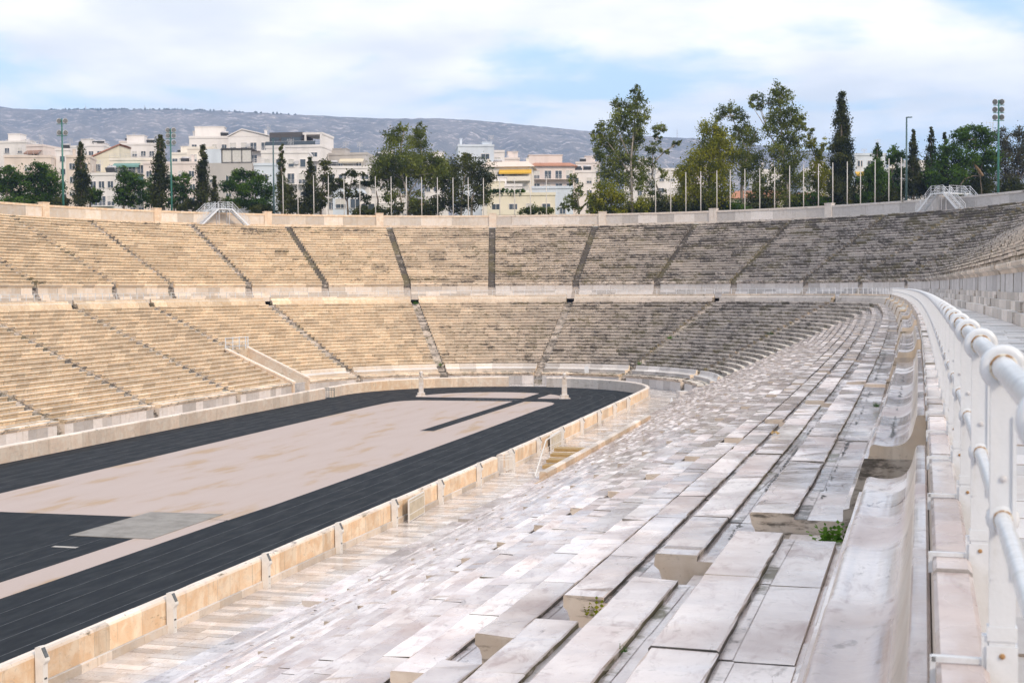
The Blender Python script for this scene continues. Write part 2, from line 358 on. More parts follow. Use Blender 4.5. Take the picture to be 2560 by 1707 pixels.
lower_names = {
 -126.4: 'sunlit lower seating wedge cut by the left picture edge', -110.8: 'sunlit lower seating wedge, second from the left picture edge', -95.6: 'sunlit lower seating wedge, third from the left picture edge',
 -79.2: 'sunlit lower seating wedge just left of the tunnel mouth', -63.6: 'lower seating wedge just right of the tunnel mouth', -43.: 'lower seating wedge behind the gap in the track wall, right of the tunnel',
 -21.7: 'mottled lower seating wedge directly behind the left stone herm', 0.: 'mossy lower seating wedge behind the right stone herm', 21.6: 'dark mossy lower seating wedge at the right of the curve',
 43.4: 'lower seating wedge where the curve bends into the pale right stand', 63.6: 'farthest straight wedge of the pale right-hand stand', 80.5: 'second farthest straight wedge of the pale right-hand stand',
 99: 'pale wet seating wedge beyond the low ramp wall', 116: 'pale wet seating wedge beside the low ramp wall', 133.5: 'pale wet seating wedge opposite the open white gate', 150.2: 'pale wet seating wedge opposite the leaning panel',
 167: 'pale wet seating wedge, second before the nearest seats', 182.5: 'pale wet seating wedge just beyond the nearest stair gap', 197.92: 'nearest wet marble seating wedge in front of the camera'}
for ga, gb in zip(GL, GL[1:]):
    near = ga >= 166; rg = random.Random(int(ga*10)+5)
    gb2 = min(gb, 210) if near else gb
    sm = (ga+gb2)/2; root = thing('seating_section', pos(sm, 31, 5.2), lower_names[ga], 'seating', 'lower tier seating wedges')
    for i in range(NR):
        rl, rr, z = rowL(i); s0 = ga+hw(GW, ga, rr); s1 = gb2-(hw(GW, gb, rr) if gb2 == gb else 0)
        if -60 < sm < 46 and i == 22: continue                # the backed bench stands in this row
        spans = [(s0, s1)]
        if rl < 30.1 and s0 < TUN[1] and s1 > TUN[0]:
            spans = [(s0, min(s1, TUN[0]))] if s0 < TUN[0] else [(max(s0, TUN[1]), s1)]
        row = None if near else MB()
        for (u0, u1) in spans:
            if u1-u0 < .4: continue
            L = 1.75 if near else 1.9; ec = cuts(u0, u1, L, rg, .22)
            for c0, c1 in zip(ec, ec[1:]):
                smid = (c0+c1)/2; tint = min(1, max(0, rg.gauss(.52, .15 if near else .21))); w = (tint, mossL(smid)+rg.gauss(0, .10)+(.12 if i > 20 and smid > -20 and smid < 60 else 0), warmA(smid))
                if near:
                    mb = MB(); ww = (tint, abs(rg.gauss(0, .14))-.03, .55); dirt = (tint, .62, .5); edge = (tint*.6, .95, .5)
                    pf = slab_profile(i); g = .004+.004*rg.random(); dz = rg.gauss(0, .003); dr = rg.gauss(0, .003)
                    nn = 8 if smid > 180 else 4; mb.prism(pf, c0+g, c1-g, nn, ww, True, (tint*.8, .40, .66) if c0 == ec[0] or c1 == ec[-1] else (.05, .9, .2), [None, None, (tint, .02, .5), edge, None, None, None, None, None, None, None], dz, dr)
                    for q in range(len(mb.v)):                    # worn, chipped arrises
                        j = q % len(pf)
                        if j in (3, 4, 5, 6, 7, 8):
                            x, y, zz = mb.v[q]; chip = (rg.random() < .10)*rg.uniform(.006, .022); sgn = 1 if j > 5 else -1
                            mb.v[q] = (x+rg.gauss(0, .0022)+sgn*chip*.8, y+rg.gauss(0, .003), zz-abs(rg.gauss(0, .0018))-(chip if j in (4, 5, 6, 7) else 0))
                    # a strip of grime on the foot ledge along the slab
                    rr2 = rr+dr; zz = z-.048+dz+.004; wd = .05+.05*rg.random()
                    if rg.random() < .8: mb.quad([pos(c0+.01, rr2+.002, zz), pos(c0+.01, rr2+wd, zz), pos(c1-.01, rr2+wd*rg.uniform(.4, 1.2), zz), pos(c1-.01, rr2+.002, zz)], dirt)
                    mb.build('seat_block', M['near'], root)
                else:
                    mtw = w if smid < 66 else (tint, -.03+rg.gauss(0, .06), .6)
                    g = .006; row.prism(far_profile(rl, rr, rr+.415 if i else 40.93, z, .362), c0+g, c1-g, seg(c0, c1), mtw, True, (tint*.5, mtw[1]+(.42 if smid < 60 else .2), .6), far_fa(mtw), rg.gauss(0, .006), rg.gauss(0, .008))  # end faces darkened: dirt and notch shadow painted into the colour
        if row and row.f: row.build('seat_row', M['near'] if sm > 62 else M['far'], root)
# stairways of the lower tier
stair_where = {-110.8: 'left of the second sunlit wedge', -95.6: 'running down to the leftmost podium gap pair', -79.2: 'ending at the podium gap left of the tunnel', -63.6: 'running down to the white railing above the tunnel', -43.: 'just right of the tunnel with green tufts',
 -21.7: 'pale broken one behind the left herm', 0.: 'in the middle of the curve behind the right herm', 21.6: 'mossy one with green plants right of the right herm', 43.4: 'at the bend into the pale right stand'}
def stairs(name, g, fn, n, w, R0, z0, dR, dz, m, label, group, moss, cut=None):
    root = None; mb = MB(); rg = random.Random(int(g*7)+n)
    for k in range(n):
        Ra, z = R0-dR*k, z0-dz*k
        if cut and Ra < cut: break
        h = hw(w, g, Ra)-.02
        mb.prism([(Ra-dR-.03, z-dz-.25), (Ra+.02, z-dz-.25), (Ra+.02, z), (Ra-dR-.03, z)], g-h, g+h, 2 if abs(g) < 66 else 1, (rg.random(), moss+rg.gauss(0, .12), .3), True, None, None, rg.gauss(0, .012))
    o = mb.build(name, m); return tag(o, label, 'stairs', group)
for g in GL[1:]:
    if g > 213: continue
    lab = 'narrow lower-tier stairway '+stair_where[g] if g in stair_where else None
    if lab is None:
        nth = {63.6: 'farthest', 80.5: 'second farthest', 99: 'third farthest', 116: 'fourth farthest', 133.5: 'fifth farthest', 150.2: 'fourth nearest', 167: 'third nearest', 182.5: 'second nearest', 197.92: 'nearest'}[g]
        lab = 'notched stairway in the pale right stand, %s from the camera' % nth
    stairs('stairway', g, rowL, 48, GW, 40.95, 9.64, .375, .181, M['near'] if g > 60 else M['far'], lab, 'lower tier stairways', .5 if -50 < g < 60 else (.6 if g < 0 else .2), 30.2 if g == -63.6 else None)  # left stairs darker: notch shadow painted in along with the dirt

# bench with a back along the top of the lower tier, coping and iron railing
HC = 10.725
_bp = [(41.11, 10.235), (41.532, 10.235), (41.532, 10.56), (41.52, 10.572), (41.475, 10.57), (41.462, 10.553), (41.447, 10.49), (41.43, 10.43), (41.405, 10.385), (41.37, 10.355), (41.325, 10.338), (41.27, 10.331), (41.21, 10.334), (41.165, 10.342), (41.14, 10.336), (41.125, 10.312), (41.122, 10.26)]
bench_base = [(40.93, 9.5), (41.53, 9.5), (41.53, 10.2345), (41.085, 10.2345), (41.07, 10.19), (41.03, 10.05), (40.985, 9.92), (40.975, 9.85), (40.93, 9.84)]
def smooth_mid(P, a, b, n=3):
    out = list(P[:a+1])
    for k in range(a, b):
        p0, p1, p2, p3 = P[max(a, k-1)], P[k], P[k+1], P[min(b, k+2)]
        for q in range(1, n+1):
            t = q/n; out.append(tuple(.5*((2*p1[i])+(-p0[i]+p2[i])*t+(2*p0[i]-5*p1[i]+4*p2[i]-p3[i])*t*t+(-p0[i]+3*p1[i]-3*p2[i]+p3[i])*t**3) for i in (0, 1)))
    return out+list(P[b+1:])
bench_prof = smooth_mid(_bp, 4, 15)
bl = {-126.4: 'cut by the left picture edge', -110.8: 'second from the left', -95.6: 'third from the left', -79.2: 'above the wedge left of the tunnel', -63.6: 'above the wedge right of the tunnel', -43.: 'left of the two middle stairs', -21.7: 'between the two middle stairs', 0.: 'right of the two middle stairs', 21.6: 'above the dark mossy wedge', 43.4: 'at the bend of the curve',
      63.6: 'smallest and farthest end face on the right', 80.5: 'second farthest end face on the right', 99: 'third farthest end face on the right', 116: 'fourth farthest end face on the right', 133.5: 'fifth nearest end face on the right', 150.2: 'fourth nearest end face on the right', 167: 'third nearest end face on the right', 182.5: 'the big mossy end face over the stair gap', 197.92: 'filling the lower right corner'}
for ga, gb in zip(GL, GL[1:]):
    near = ga > 130; rg = random.Random(int(ga*3)+77); s0, s1 = ga+hw(GW, ga, 41), min(gb, 209.5)-(hw(GW, gb, 41) if gb < 210 else 0)
    root = thing('marble_bench', pos((s0+s1)/2, 41.2, 9.8), 'concave marble bench, '+bl[ga], 'bench', 'benches along the walkway')
    ec = cuts(s0, s1, 1.32 if near else 2.6, rg, .1)
    for c0, c1 in zip(ec, ec[1:]):
        mb = MB(); tint = rg.gauss(.5, .15); w = (tint, -.03 if near else mossL((c0+c1)/2)*.55, .55 if near else warmA(c0)); first = c1 == ec[-1] or c0 == ec[0]
        dzb = rg.gauss(0, .002)-(.145*(1-((c0+c1)/2-s0)/(gb-ga-1.1)) if ga > 63 else 0)
        mb.prism(bench_prof, c0+.0025, c1-.0025, seg(c0, c1), w, True, (tint*.8, .22, .8) if first else (.05, .9, .2), None, dzb); mb.prism(bench_base, c0+.003, c1-.003, seg(c0, c1), w, True, (tint*.3, .60, .6), None, dzb); o = mb.build('bench_segment', M['near'] if near else M['far'], root, True); o.data.set_sharp_from_angle(angle=R_(38))
# jagged black grime lines in the bench hollow and along the foot ledge
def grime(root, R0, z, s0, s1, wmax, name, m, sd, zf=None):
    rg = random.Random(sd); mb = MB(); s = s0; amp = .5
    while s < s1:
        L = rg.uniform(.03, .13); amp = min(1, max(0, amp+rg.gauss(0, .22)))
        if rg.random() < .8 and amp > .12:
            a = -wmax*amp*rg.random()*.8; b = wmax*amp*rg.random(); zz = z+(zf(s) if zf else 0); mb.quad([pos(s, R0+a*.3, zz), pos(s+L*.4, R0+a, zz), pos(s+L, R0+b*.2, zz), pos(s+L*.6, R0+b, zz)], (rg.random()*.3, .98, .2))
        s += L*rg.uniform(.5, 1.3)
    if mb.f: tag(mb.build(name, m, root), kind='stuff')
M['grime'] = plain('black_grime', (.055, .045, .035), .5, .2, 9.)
for o in [o for o in col.objects if o.get('category') == 'bench']:
    lab = o['label']
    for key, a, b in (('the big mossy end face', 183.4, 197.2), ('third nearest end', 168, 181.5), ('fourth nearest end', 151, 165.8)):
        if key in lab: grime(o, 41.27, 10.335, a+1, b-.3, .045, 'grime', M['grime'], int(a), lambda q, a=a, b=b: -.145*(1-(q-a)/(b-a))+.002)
for o in [o for o in col.objects if o.get('category') == 'seating']:
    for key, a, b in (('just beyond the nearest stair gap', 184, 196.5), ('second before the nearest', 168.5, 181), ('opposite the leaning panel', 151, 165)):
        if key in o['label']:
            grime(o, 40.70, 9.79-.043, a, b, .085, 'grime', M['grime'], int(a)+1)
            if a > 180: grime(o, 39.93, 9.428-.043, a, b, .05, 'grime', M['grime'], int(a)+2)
# coping blocks behind the bench
for ga, gb in zip(GL, GL[1:]):
    near = ga > 166; rg = random.Random(int(ga*3)+99); s0, s1 = ga+hw(GW, ga, 41.6), min(gb, 209.5)-(hw(GW, gb, 41.6) if gb < 210 else 0)
    root = thing('low_parapet', pos((s0+s1)/2, 41.6, 10.2), 'low marble coping behind the bench '+bl[ga], 'parapet', 'coping under the railing')
    ec = cuts(s0-(1.1 if near and ga > 190 else 0), s1, 1.02 if near else 2.0, rg, .2)
    for c0, c1 in zip(ec, ec[1:]):
        mb = MB(); w = (rg.gauss(.45, .2), -.02 if ga > 60 else mossL(c0)*.6, .6); h = rg.gauss(0, .004)
        mb.prism([(41.536, 9.9), (41.642, 9.9), (41.642, HC-.012), (41.63, HC), (41.546, HC), (41.536, HC-.01)], c0+.004, c1-.004, seg(c0, c1), w, True, (.05, .9, .2), None, h)
        mb.build('coping_block', M['near'] if ga > 60 else M['far'], root)

# railing
RR = 41.667; HT = 11.355
def post_mesh(near):
    mb = MB(); ax = (Vector((1, 0, 0)), Vector((0, 1, 0)), Vector((0, 0, 1)))   # x = tangent, y = outward, origin at coping height
    if near:
        mb.box((0, 0, .26), (.030, .052, .68), ax); mb.box((0, 0, -.13), (.036, .062, .36), ax); mb.box((0, 0, .075), (.034, .060, .03), ax)
        for x in (-.017, .017): mb.box((x, -.022, .36), (.006, .008, .34), ax); mb.box((x, .022, .36), (.006, .008, .34), ax)
    else: mb.box((0, 0, .15), (.045, .055, .95), ax); mb.lathe((-.03, 0, .63), (1, 0, 0), [(0, .03), (.015, .045), (.045, .045), (.06, .03)], 8)
    me = mb.build('post', M['paint']); d = me.data; bpy.data.objects.remove(me); return d
def mesh_of(mb, name, m, smooth=False):
    o = mb.build(name, m, None, smooth); d = o.data; bpy.data.objects.remove(o); return d
pm_far, pm_near = post_mesh(False), post_mesh(True)
mb = MB(); mb.ring((0, 0, .63), (1, 0, 0), .0365, .0115, 28, 10); mb.ring((.003, 0, .63), (1, 0, 0), .0300, .0075, 28, 8); ring_me = mesh_of(mb, 'ring', M['paint'], True)
mb = MB(); mb.lathe((-.018, 0, .315), (1, 0, 0), [(0, .024), (.006, .034), (.030, .034), (.036, .024)], 16); boss_me = mesh_of(mb, 'boss', M['paint'], True)
mb = MB(); mb.ring((.0105, 0, .63), (1, 0, 0), .0262, .0026, 22, 5); rust_me = mesh_of(mb, 'rust_ring', M['rust'], True)
mb = MB(); mb.ring((.0185, 0, .315), (1, 0, 0), .0188, .0022, 16, 5); rust2_me = mesh_of(mb, 'rust_ring', M['rust'], True)
mb = MB(); mb.box((0, -.083, .013), (.018, .115, .012)); mb.box((0, -.138, -.012), (.018, .012, .060)); mb.box((0, -.034, .035), (.026, .012, .07)); br_me = mesh_of(mb, 'bracket', M['paint'])
mb = MB(); mb.lathe((.015, 0, .40), (1, 0, 0), [(0, .0075), (.004, .0065), (.006, .002)], 10); bolt_me = mesh_of(mb, 'bolt', M['steel'])
mb = MB(); mb.lathe((.018, 0, .03), (1, 0, 0), [(0, .0065), (.004, .0055), (.006, .002)], 10); bolt2_me = mesh_of(mb, 'bolt', M['rust'])
rl_ = {k: v for k, v in bl.items()}
for ga, gb in zip(GL, GL[1:]):
    near = ga > 180; nearest = ga > 190
    s0, s1 = ga+hw(GW, ga, RR)+.05, min(gb, 209.2)-(hw(GW, gb, RR)+.05 if gb < 210 else 0)
    if ga > 60: s0 -= 1.1                                    # on the straight the rail runs on past the stair heads
    root = thing('railing', pos((s0+s1)/2, RR, HC), 'white two-tube railing over the bench '+bl[ga], 'railing', 'railing along the walkway')
    if nearest: ps = [206.42-1.2*k for k in range(-2, 8) if 206.42-1.2*k > s0]
    elif near: ps = [206.42-1.2*k for k in range(0, 22) if s0 < 206.42-1.2*k < s1]
    else: n = max(2, round((s1-s0)/1.42)); ps = [s0+.06+(s1-s0-.12)*k/n for k in range(n+1)]
    for p in ps:
        P, t, n = frame(p, RR, HC); ang = math.atan2(t.y, t.x)
        o = link('post', pm_near if near else pm_far, root); o.location = P-Vector(root.location); o.rotation_euler = (0, 0, ang)
        if near:
            for nm, me in (('ring', ring_me), ('boss', boss_me), ('bracket', br_me))+((('rust_ring', rust_me), ('rust_ring', rust2_me), ('bolt', bolt_me), ('bolt', bolt2_me)) if p > 192 else ()):
                c = link(nm, me, o, True)
    for z, r, nm in ((HT, .0245, 'top_rail'), (HC+.315, .0180, 'middle_rail')):
        nn = max(2, int((s1-s0)/(.9 if near else 1.4))); mb = MB(); mb.tube([pos(s0+(s1-s0)*k/nn, RR, z) for k in range(nn+1)], r, 12 if near else 6); mb.build(nm, M['paint'], root, True)

# walkway behind the railing
ZW = 10.27
wk = loops_mesh('walkway', [[pos(s, 41.6, ZW-.06) for s in SS], [pos(s, 44.7, ZW-.06) for s in SS]], M['walk'], (.45, .1, .5), False); tag(wk, kind='structure')
mb = MB(); rg = random.Random(3)
def pave(name, root, mtl, s0, s1, R0, R1, pitch, zt, limit_s, ncol, wfn, depth=.08, gap=.006):
    rest = MB(); s = s1; cnt = 0
    while s > s0:
        d = pitch*rg.uniform(.85, 1.15); ee = [R0+(R1-R0)*(k+(rg.uniform(-.25, .25) if 0 < k < ncol else 0))/ncol for k in range(ncol+1)]
        for a, b in zip(ee, ee[1:]):
            z = zt+rg.gauss(0, .004); tgt = MB() if s > limit_s and cnt < 300 else rest
            tgt.prism([(a+gap, z-depth), (b-gap, z-depth), (b-gap, z), (a+gap, z)], s-d+gap, s-gap, seg(s-d, s), wfn(), True)
            if tgt is not rest: tgt.build(name, mtl, root); cnt += 1
        s -= d
    if rest.f: tag(rest.build('far_'+name, mtl, root), kind='stuff')
pave('paving_stone', wk, M['walk'], 20, 207, 41.72, 44.62, .60, ZW, 140, 3, lambda: (rg.random(), rg.gauss(0, .06), .5))

# wall of the upper tier: two steps, slabs, cornice; gaps at the stairs
GU = [-112, -96, -79.9, -64.6, -54.8, -43.2, -32.7, -21.9, -11, -.1, 10.7, 21.4, 32.4, 42.2, 53, 64.6, 80, 96, 112, 128, 144, 160, 176, 192, 208]
HU = 12.42
pod = thing('walkway_wall', pos(0, 45.2, ZW), 'wall of upright grey marble slabs on two steps behind the walkway railing', 'wall')
rg = random.Random(11)
for ga, gb in zip(GU, GU[1:]):
    h0, h1 = hw(.5, ga, 45), hw(.5, gb, 45); s0, s1 = ga+h0, gb-h1; sm = (s0+s1)/2
    for nm, R0, z0, z1, L in (('step', 44.63, ZW-.2, ZW+.37, 2.4), ('step', 44.88, ZW+.2, ZW+.70, 2.2), ('plinth', 45.12, ZW+.5, ZW+1.0, 2.0)):
        mb = MB(); ec = cuts(s0, s1, L, rg, .2)
        for c0, c1 in zip(ec, ec[1:]): mb.prism([(R0, z0), (46, z0), (46, z1), (R0, z1)], c0+.006, c1-.006, seg(c0, c1), (rg.random(), .15+.4*mossU(sm), warmA(sm)*.8), True, None, None, rg.gauss(0, .004), rg.gauss(0, .008))
        mb.build(nm, M['slab'], pod)
    ec = cuts(s0, s1, 2.05 if sm > 60 else 1.9, rg, .12)
    for c0, c1 in zip(ec, ec[1:]):
        mb = MB(); mb.prism([(45.28, ZW+.98), (46, ZW+.98), (46, HU-.40), (45.28, HU-.40)], c0+.012, c1-.012, seg(c0, c1), (min(1, max(0, rg.gauss(.58, .16))), .05+.2*mossU(sm), ease(sm, [(-40, .85), (0, .3), (60, .08), (200, .1)])), True, (.3, .4, .3), None, 0, rg.gauss(0, .012))
        mb.build('wall_slab', M['slab'], pod)
    mb = MB(); ec = cuts(s0, s1, 2.2, rg, .2)
    for c0, c1 in zip(ec, ec[1:]): mb.prism([(45.26, HU-.41), (46.2, HU-.41), (46.2, HU), (45.06, HU), (45.04, HU-.03), (45.04, HU-.16), (45.12, HU-.22), (45.20, HU-.25)], c0+.005, c1-.005, seg(c0, c1), (rg.random(), mossU(sm)+.1, warmA(sm)), True)
    mb.build('cornice', M['far'], pod)

# ------------------------------------------------------------------ upper tier
NU = 23; PU = .617; RU = (20.75-HU)/NU
upn = ['cut by the left picture edge', 'second from the left picture edge', 'below the left floodlight pole', 'below the second floodlight pole', 'below the left steel footbridge', 'right of the left steel footbridge', 'below the thin cypress and first flagpoles', 'left of the straight middle stairway, below the big round tree', 'right of the straight middle stairway', 'below the tallest slender eucalyptus', 'below the yellow-green trees', 'below the tall pointed cypress', 'below the street lamp on the right', 'below the right steel footbridge', 'just right of the right footbridge', 'first straight one on the right', 'second straight one on the right', 'third straight one on the right', 'fourth straight one on the right', 'fifth straight one on the right', 'sixth straight one on the right', 'seventh straight one on the right', 'eighth straight one on the right', 'nearest on the right, above the walkway wall']
for (ga, gb), nm in zip(zip(GU, GU[1:]), upn):
    rg = random.Random(int(ga*13)+2000); sm = (ga+gb)/2
    root = thing('seating_section', pos(sm, 52, 16.5), 'upper seat wedge, '+nm, 'seating', 'upper tier seating wedges')
    for j in range(NU):
        rl = 45.25+PU*j; z = HU+RU*(j+1); mb = MB(); s0 = ga+hw(.48, ga, rl); s1 = gb-hw(.48, gb, rl)
        if j == NU-1: re = 59.9
        else: re = rl+PU+.06
        ec = cuts(s0, s1, 1.7, rg, .25); rowm = rg.gauss(0, .10)+(.10 if j > 18 else 0)
        for c0, c1 in zip(ec, ec[1:]):
            smid = (c0+c1)/2
            w = (min(1, max(0, rg.gauss(.5, .22))), mossU(smid)+rowm+rg.gauss(0, .12), warmA(smid)); mb.prism(far_profile(rl, rl+.33, re, z, RU), c0+.006, c1-.006, seg(c0, c1), w, True, (w[0]*.5, w[1]+.42, w[2]*.7), far_fa(w), rg.gauss(0, .009), rg.gauss(0, .012))  # row ends carry painted notch shadow as well as dirt
        mb.build('seat_row', M['far'], root)
usn = {-96: 'nearest the left picture edge', -79.9: 'second from the left', -64.6: 'third from the left', -54.8: 'fourth from the left, ending in a dark wall recess', -43.2: 'below the left end of the left footbridge', -32.7: 'between the left footbridge and the thin cypress', -21.9: 'dark one left of the middle', -11: 'straight dark one in the middle of the picture', -.1: 'leaning right below the slender eucalyptus', 10.7: 'mossy one below the yellow-green trees', 21.4: 'mossy one with a green head below the leafy trees', 32.4: 'broken one left of the right footbridge', 42.2: 'line of dark notches below the right footbridge', 53: 'second line of notches right of the footbridge'}
for g in GU[1:-1]:
    lab = 'upper-tier stairway, '+usn[g] if g in usn else '%s line of stair notches on the upper right straight, counted from the footbridge' % ['third', 'fourth', 'fifth', 'sixth', 'seventh', 'eighth', 'ninth', 'tenth', 'eleventh', 'twelfth'][GU.index(g)-15]
    stairs('stairway', g, None, 46, .48, 59.6, 20.60, PU/2, RU/2, M['far'], lab, 'upper tier stairways', .9 if -40 < g < 60 else .6)  # outer stairs: dark tone holds painted notch shadow and dirt
    mb = MB()                                                  # steps inside the gap of the walkway wall
for g in GU[1:-1]:
    mb = MB(); h = hw(.49, g, 45)
    for k in range(10): mb.prism([(44.65+.14*k, ZW-.1), (46.3, ZW-.1), (46.3, ZW+.215*(k+1)), (44.65+.14*k, ZW+.215*(k+1))], g-h, g+h, 1, (.3, .6 if g < -50 else .25, .3), True)
    mb.build('gap_steps', M['far'], pod)
up = loops_mesh('upper_walkway', [[pos(s, 59.5, 20.70) for s in SS], [pos(s, 67.3, 20.70) for s in SS]], M['far'], (.4, .5, .4), False); tag(up, kind='structure')

# boundary wall at the top with piers
RT = 66.4; ZT = 22.90; bw = thing('boundary_wall', pos(0, RT, 20.75), 'long top wall of marble slabs with square piers behind the upper seats', 'wall'); rg = random.Random(21)
piers = [-112, -96, -80.5, -66, -55.2, -43.8, -32.9, -22.0, -11.0, -.3, 10.6, 22.2, 33.6, 45.5, 58, 72, 88, 104]
for ga, gb in zip(piers, piers[1:]):
    p0, p1 = ga+hw(.55, ga, RT), gb-hw(.55, gb, RT); sm = (p0+p1)/2
    mb = MB(); mb.prism([(RT-.12, 20.6), (RT+.6, 20.6), (RT+.6, 21.35), (RT-.12, 21.35)], p0, p1, 8, (.5, .2+.3*mossU(sm), warmA(sm)), True); mb.build('base_course', M['wall'], bw)
    ec = cuts(p0, p1, 1.75, rg, .15)
    for c0, c1 in zip(ec, ec[1:]):
        mb = MB(); mb.prism([(RT, 21.34), (RT+.45, 21.34), (RT+.45, ZT-.26), (RT, ZT-.26)], c0+.004, c1-.004, 2, (min(1, max(0, rg.gauss(.45, .26))), .05+.15*mossU(sm), warmA(sm)*.8), True, None, None, 0, rg.gauss(0, .006)); mb.build('wall_slab', M['slab'], bw)
    mb = MB(); mb.prism([(RT-.09, ZT-.27), (RT+.54, ZT-.27), (RT+.54, ZT), (RT-.09, ZT)], p0, p1, 8, (.6, .12+.3*mossU(sm), warmA(sm)), True); mb.build('coping', M['wall'], bw)
for g in piers:
    h = hw(.56, g, RT); mb = MB(); mb.prism([(RT-.18, 20.6), (RT+.7, 20.6), (RT+.7, ZT+.22), (RT-.18, ZT+.22)], g-h, g+h, 1, (.62, .03, warmA(g)*.9), True); mb.prism([(RT-.24, ZT+.21), (RT+.76, ZT+.21), (RT+.76, ZT+.34), (RT-.24, ZT+.34)], g-h*1.06, g+h*1.06, 1, (.6, .2, warmA(g)), True); mb.build('pier', M['wall'], bw)

# ------------------------------------------------------------------ podium wall and lowest walkway
pd = thing('podium_wall', pos(0, 22.3, 0), 'grey podium wall with a moulded cornice below the lowest seat row', 'wall'); rg = random.Random(31)
for ga, gb in zip(GL, GL[1:]):
    s0, s1 = ga+hw(GW, ga, 22.3), min(gb, 205)-hw(GW, gb, 22.3); spans = [(s0, s1)]
    if s0 < TUN[1] and s1 > TUN[0]: spans = [(s0, min(s1, TUN[0]))] if s0 < TUN[0] else [(max(s0, TUN[1]), s1)]
    for u0, u1 in spans:
        if u1-u0 < .3: continue
        sm = (u0+u1)/2; ec = cuts(u0, u1, (1.35 if sm < 66 else 3.2)*(1 if abs(sm) > 66 else 1.9), rg, .12)
        for c0, c1 in zip(ec, ec[1:]):
            mb = MB(); mb.prism([(22.38, -.05), (23.2, -.05), (23.2, 1.02), (22.38, 1.02)], c0+.006, c1-.006, seg(c0, c1), (rg.random(), .12, ease(sm, [(-50, .3), (10, .1)])), True, (.5, .3, .6), None, 0, rg.gauss(0, .006)); mb.build('wall_slab', M['slab'], pd)
            mb = MB(); mb.prism([(22.36, 1.01), (23.2, 1.01), (23.2, 1.36), (22.16, 1.36), (22.14, 1.33), (22.14, 1.23), (22.22, 1.17), (22.30, 1.12)], c0+.005, c1-.005, seg(c0, c1), (rg.random(), .32+.3*max(0, mossL(sm)), .9 if sm < 20 else .4), True); mb.build('cornice', M['far'] if sm < 64 else M['near'], pd)
ps = loops_mesh('passage', [[pos(s, 16.9, -.07) for s in SS], [pos(s, 22.6, -.07) for s in SS]], M['pave'], (.4, .2, .6), False); tag(ps, kind='structure')
rg = random.Random(5)
pave('paving_stone', ps, M['pave'], 60, 176, 17.25, 22.36, .46, 0., 141, 4, lambda: (rg.random(), rg.gauss(.06, .08), .6))
for ga, gb in zip(GL, GL[1:]):                                    # backed bench near the bottom of the curve
    if not (-64 < ga < 44): continue
    s0, s1 = max(ga, TUN[1]+1.5)+hw(GW, ga, 24), gb-hw(GW, gb, 24); rg = random.Random(int(ga)+400)
    root = thing('marble_bench', pos((s0+s1)/2, 24, 1.4), 'pale bench in the '+lower_names[ga].replace(' directly', '').replace(' in the track wall,', ''), 'bench', 'backed benches around the curve')
    ec = cuts(s0, s1, 3.2, rg, .1)
    for c0, c1 in zip(ec, ec[1:]):
        mb = MB(); mb.prism([(23.55, 1.3), (24.45, 1.3), (24.45, 2.36), (24.33, 2.36), (24.26, 2.2), (24.2, 1.95), (24.05, 1.83), (23.6, 1.86), (23.5, 1.8), (23.5, 1.72), (23.55, 1.6)], c0+.008, c1-.008, 3, (rg.gauss(.5, .15), .08, warmA(c0)*.8), True, (.6, .05, 1.)); mb.build('bench_segment', M['slab'], root)
print('tiers done')

# ------------------------------------------------------------------ earth core under the seats, tunnel mouth
mb = MB(); core = [(23.3, -.3), (23.3, .85), (30.2, 4.2), (41.0, 9.35), (44.8, 10.0), (46.2, 11.9), (59.4, 20.1)]
ks = sorted(set(SS+list(TUN)))
for a, b in zip(ks, ks[1:]):
    for k in range(len(core)-1):
        if k < 2 and TUN[0]-.01 <= a and b <= TUN[1]+.01: continue
        (r0, z0), (r1, z1) = core[k], core[k+1]; mb.quad([pos(a, r0, z0), pos(b, r0, z0), pos(b, r1, z1), pos(a, r1, z1)], (.3, .5, .4))
tag(mb.build('embankment', M['far']), kind='structure')
for g in GL[1:]:
    if g > 210: continue
    h = hw(GW, g, 22.6)-.01; mb = MB()
    for k in range(6): mb.prism([(22.4+.14*k, -.1), (23.4, -.1), (23.4, .21*(k+1)), (22.4+.14*k, .21*(k+1))], g-h, g+h, 1, (.3, .6, .3), True)
    mb.build('gap_steps', M['far'], pd)
tn = thing('tunnel_mouth', pos(-63, 26.5, 0), 'open stone ramp cut with two sloping side walls and a barred gate at its foot', 'tunnel')
for nm, s0, s1, x in (('side_wall', TUN[1]-.05, TUN[1]-.45, 1.5), ('side_wall', TUN[0]+.05, TUN[0]+.45, 1.3)):
    mb = MB(); mb.prism([(22.2, -.1), (30.3, -.1), (30.3, 4.95), (22.2, x)], min(s0, s1), max(s0, s1), 1, (.55, .08, .75)); mb.build(nm, M['wall'], tn)
    mb = MB(); c0, c1 = min(s0, s1)-.06, max(s0, s1)+.06; mb.prism([(22.1, x), (30.4, 4.96), (30.4, 5.16), (22.1, x+.2)], c0, c1, 1, (.85, .0, .7)); mb.build('coping', M['wall'], tn)
mb = MB(); mb.prism([(30.2, 2.6), (31.2, 2.6), (31.2, 4.95), (30.2, 4.95)], TUN[0]+.3, TUN[1]-.3, 1, (.45, .35, .8)); mb.build('lintel', M['far'], tn)
mb = MB(); mb.prism([(33.8, -.1), (34.0, -.1), (34.0, 4), (33.8, 4)], TUN[0], TUN[1], 1, (.1, .9, 0)); mb.build('dark_inside', M['asph'], tn)
mb = MB()
for k in range(22): p = pos(TUN[0]+.9+.22*k, 22.5); mb.bar(p, (p[0], p[1], 1.25), .03)
for z in (.15, 1.2): mb.tube([pos(TUN[0]+.6, 22.5, z), pos(TUN[1]-.6, 22.5, z)], .03)
mb.build('gate_bars', M['steel'], tn)
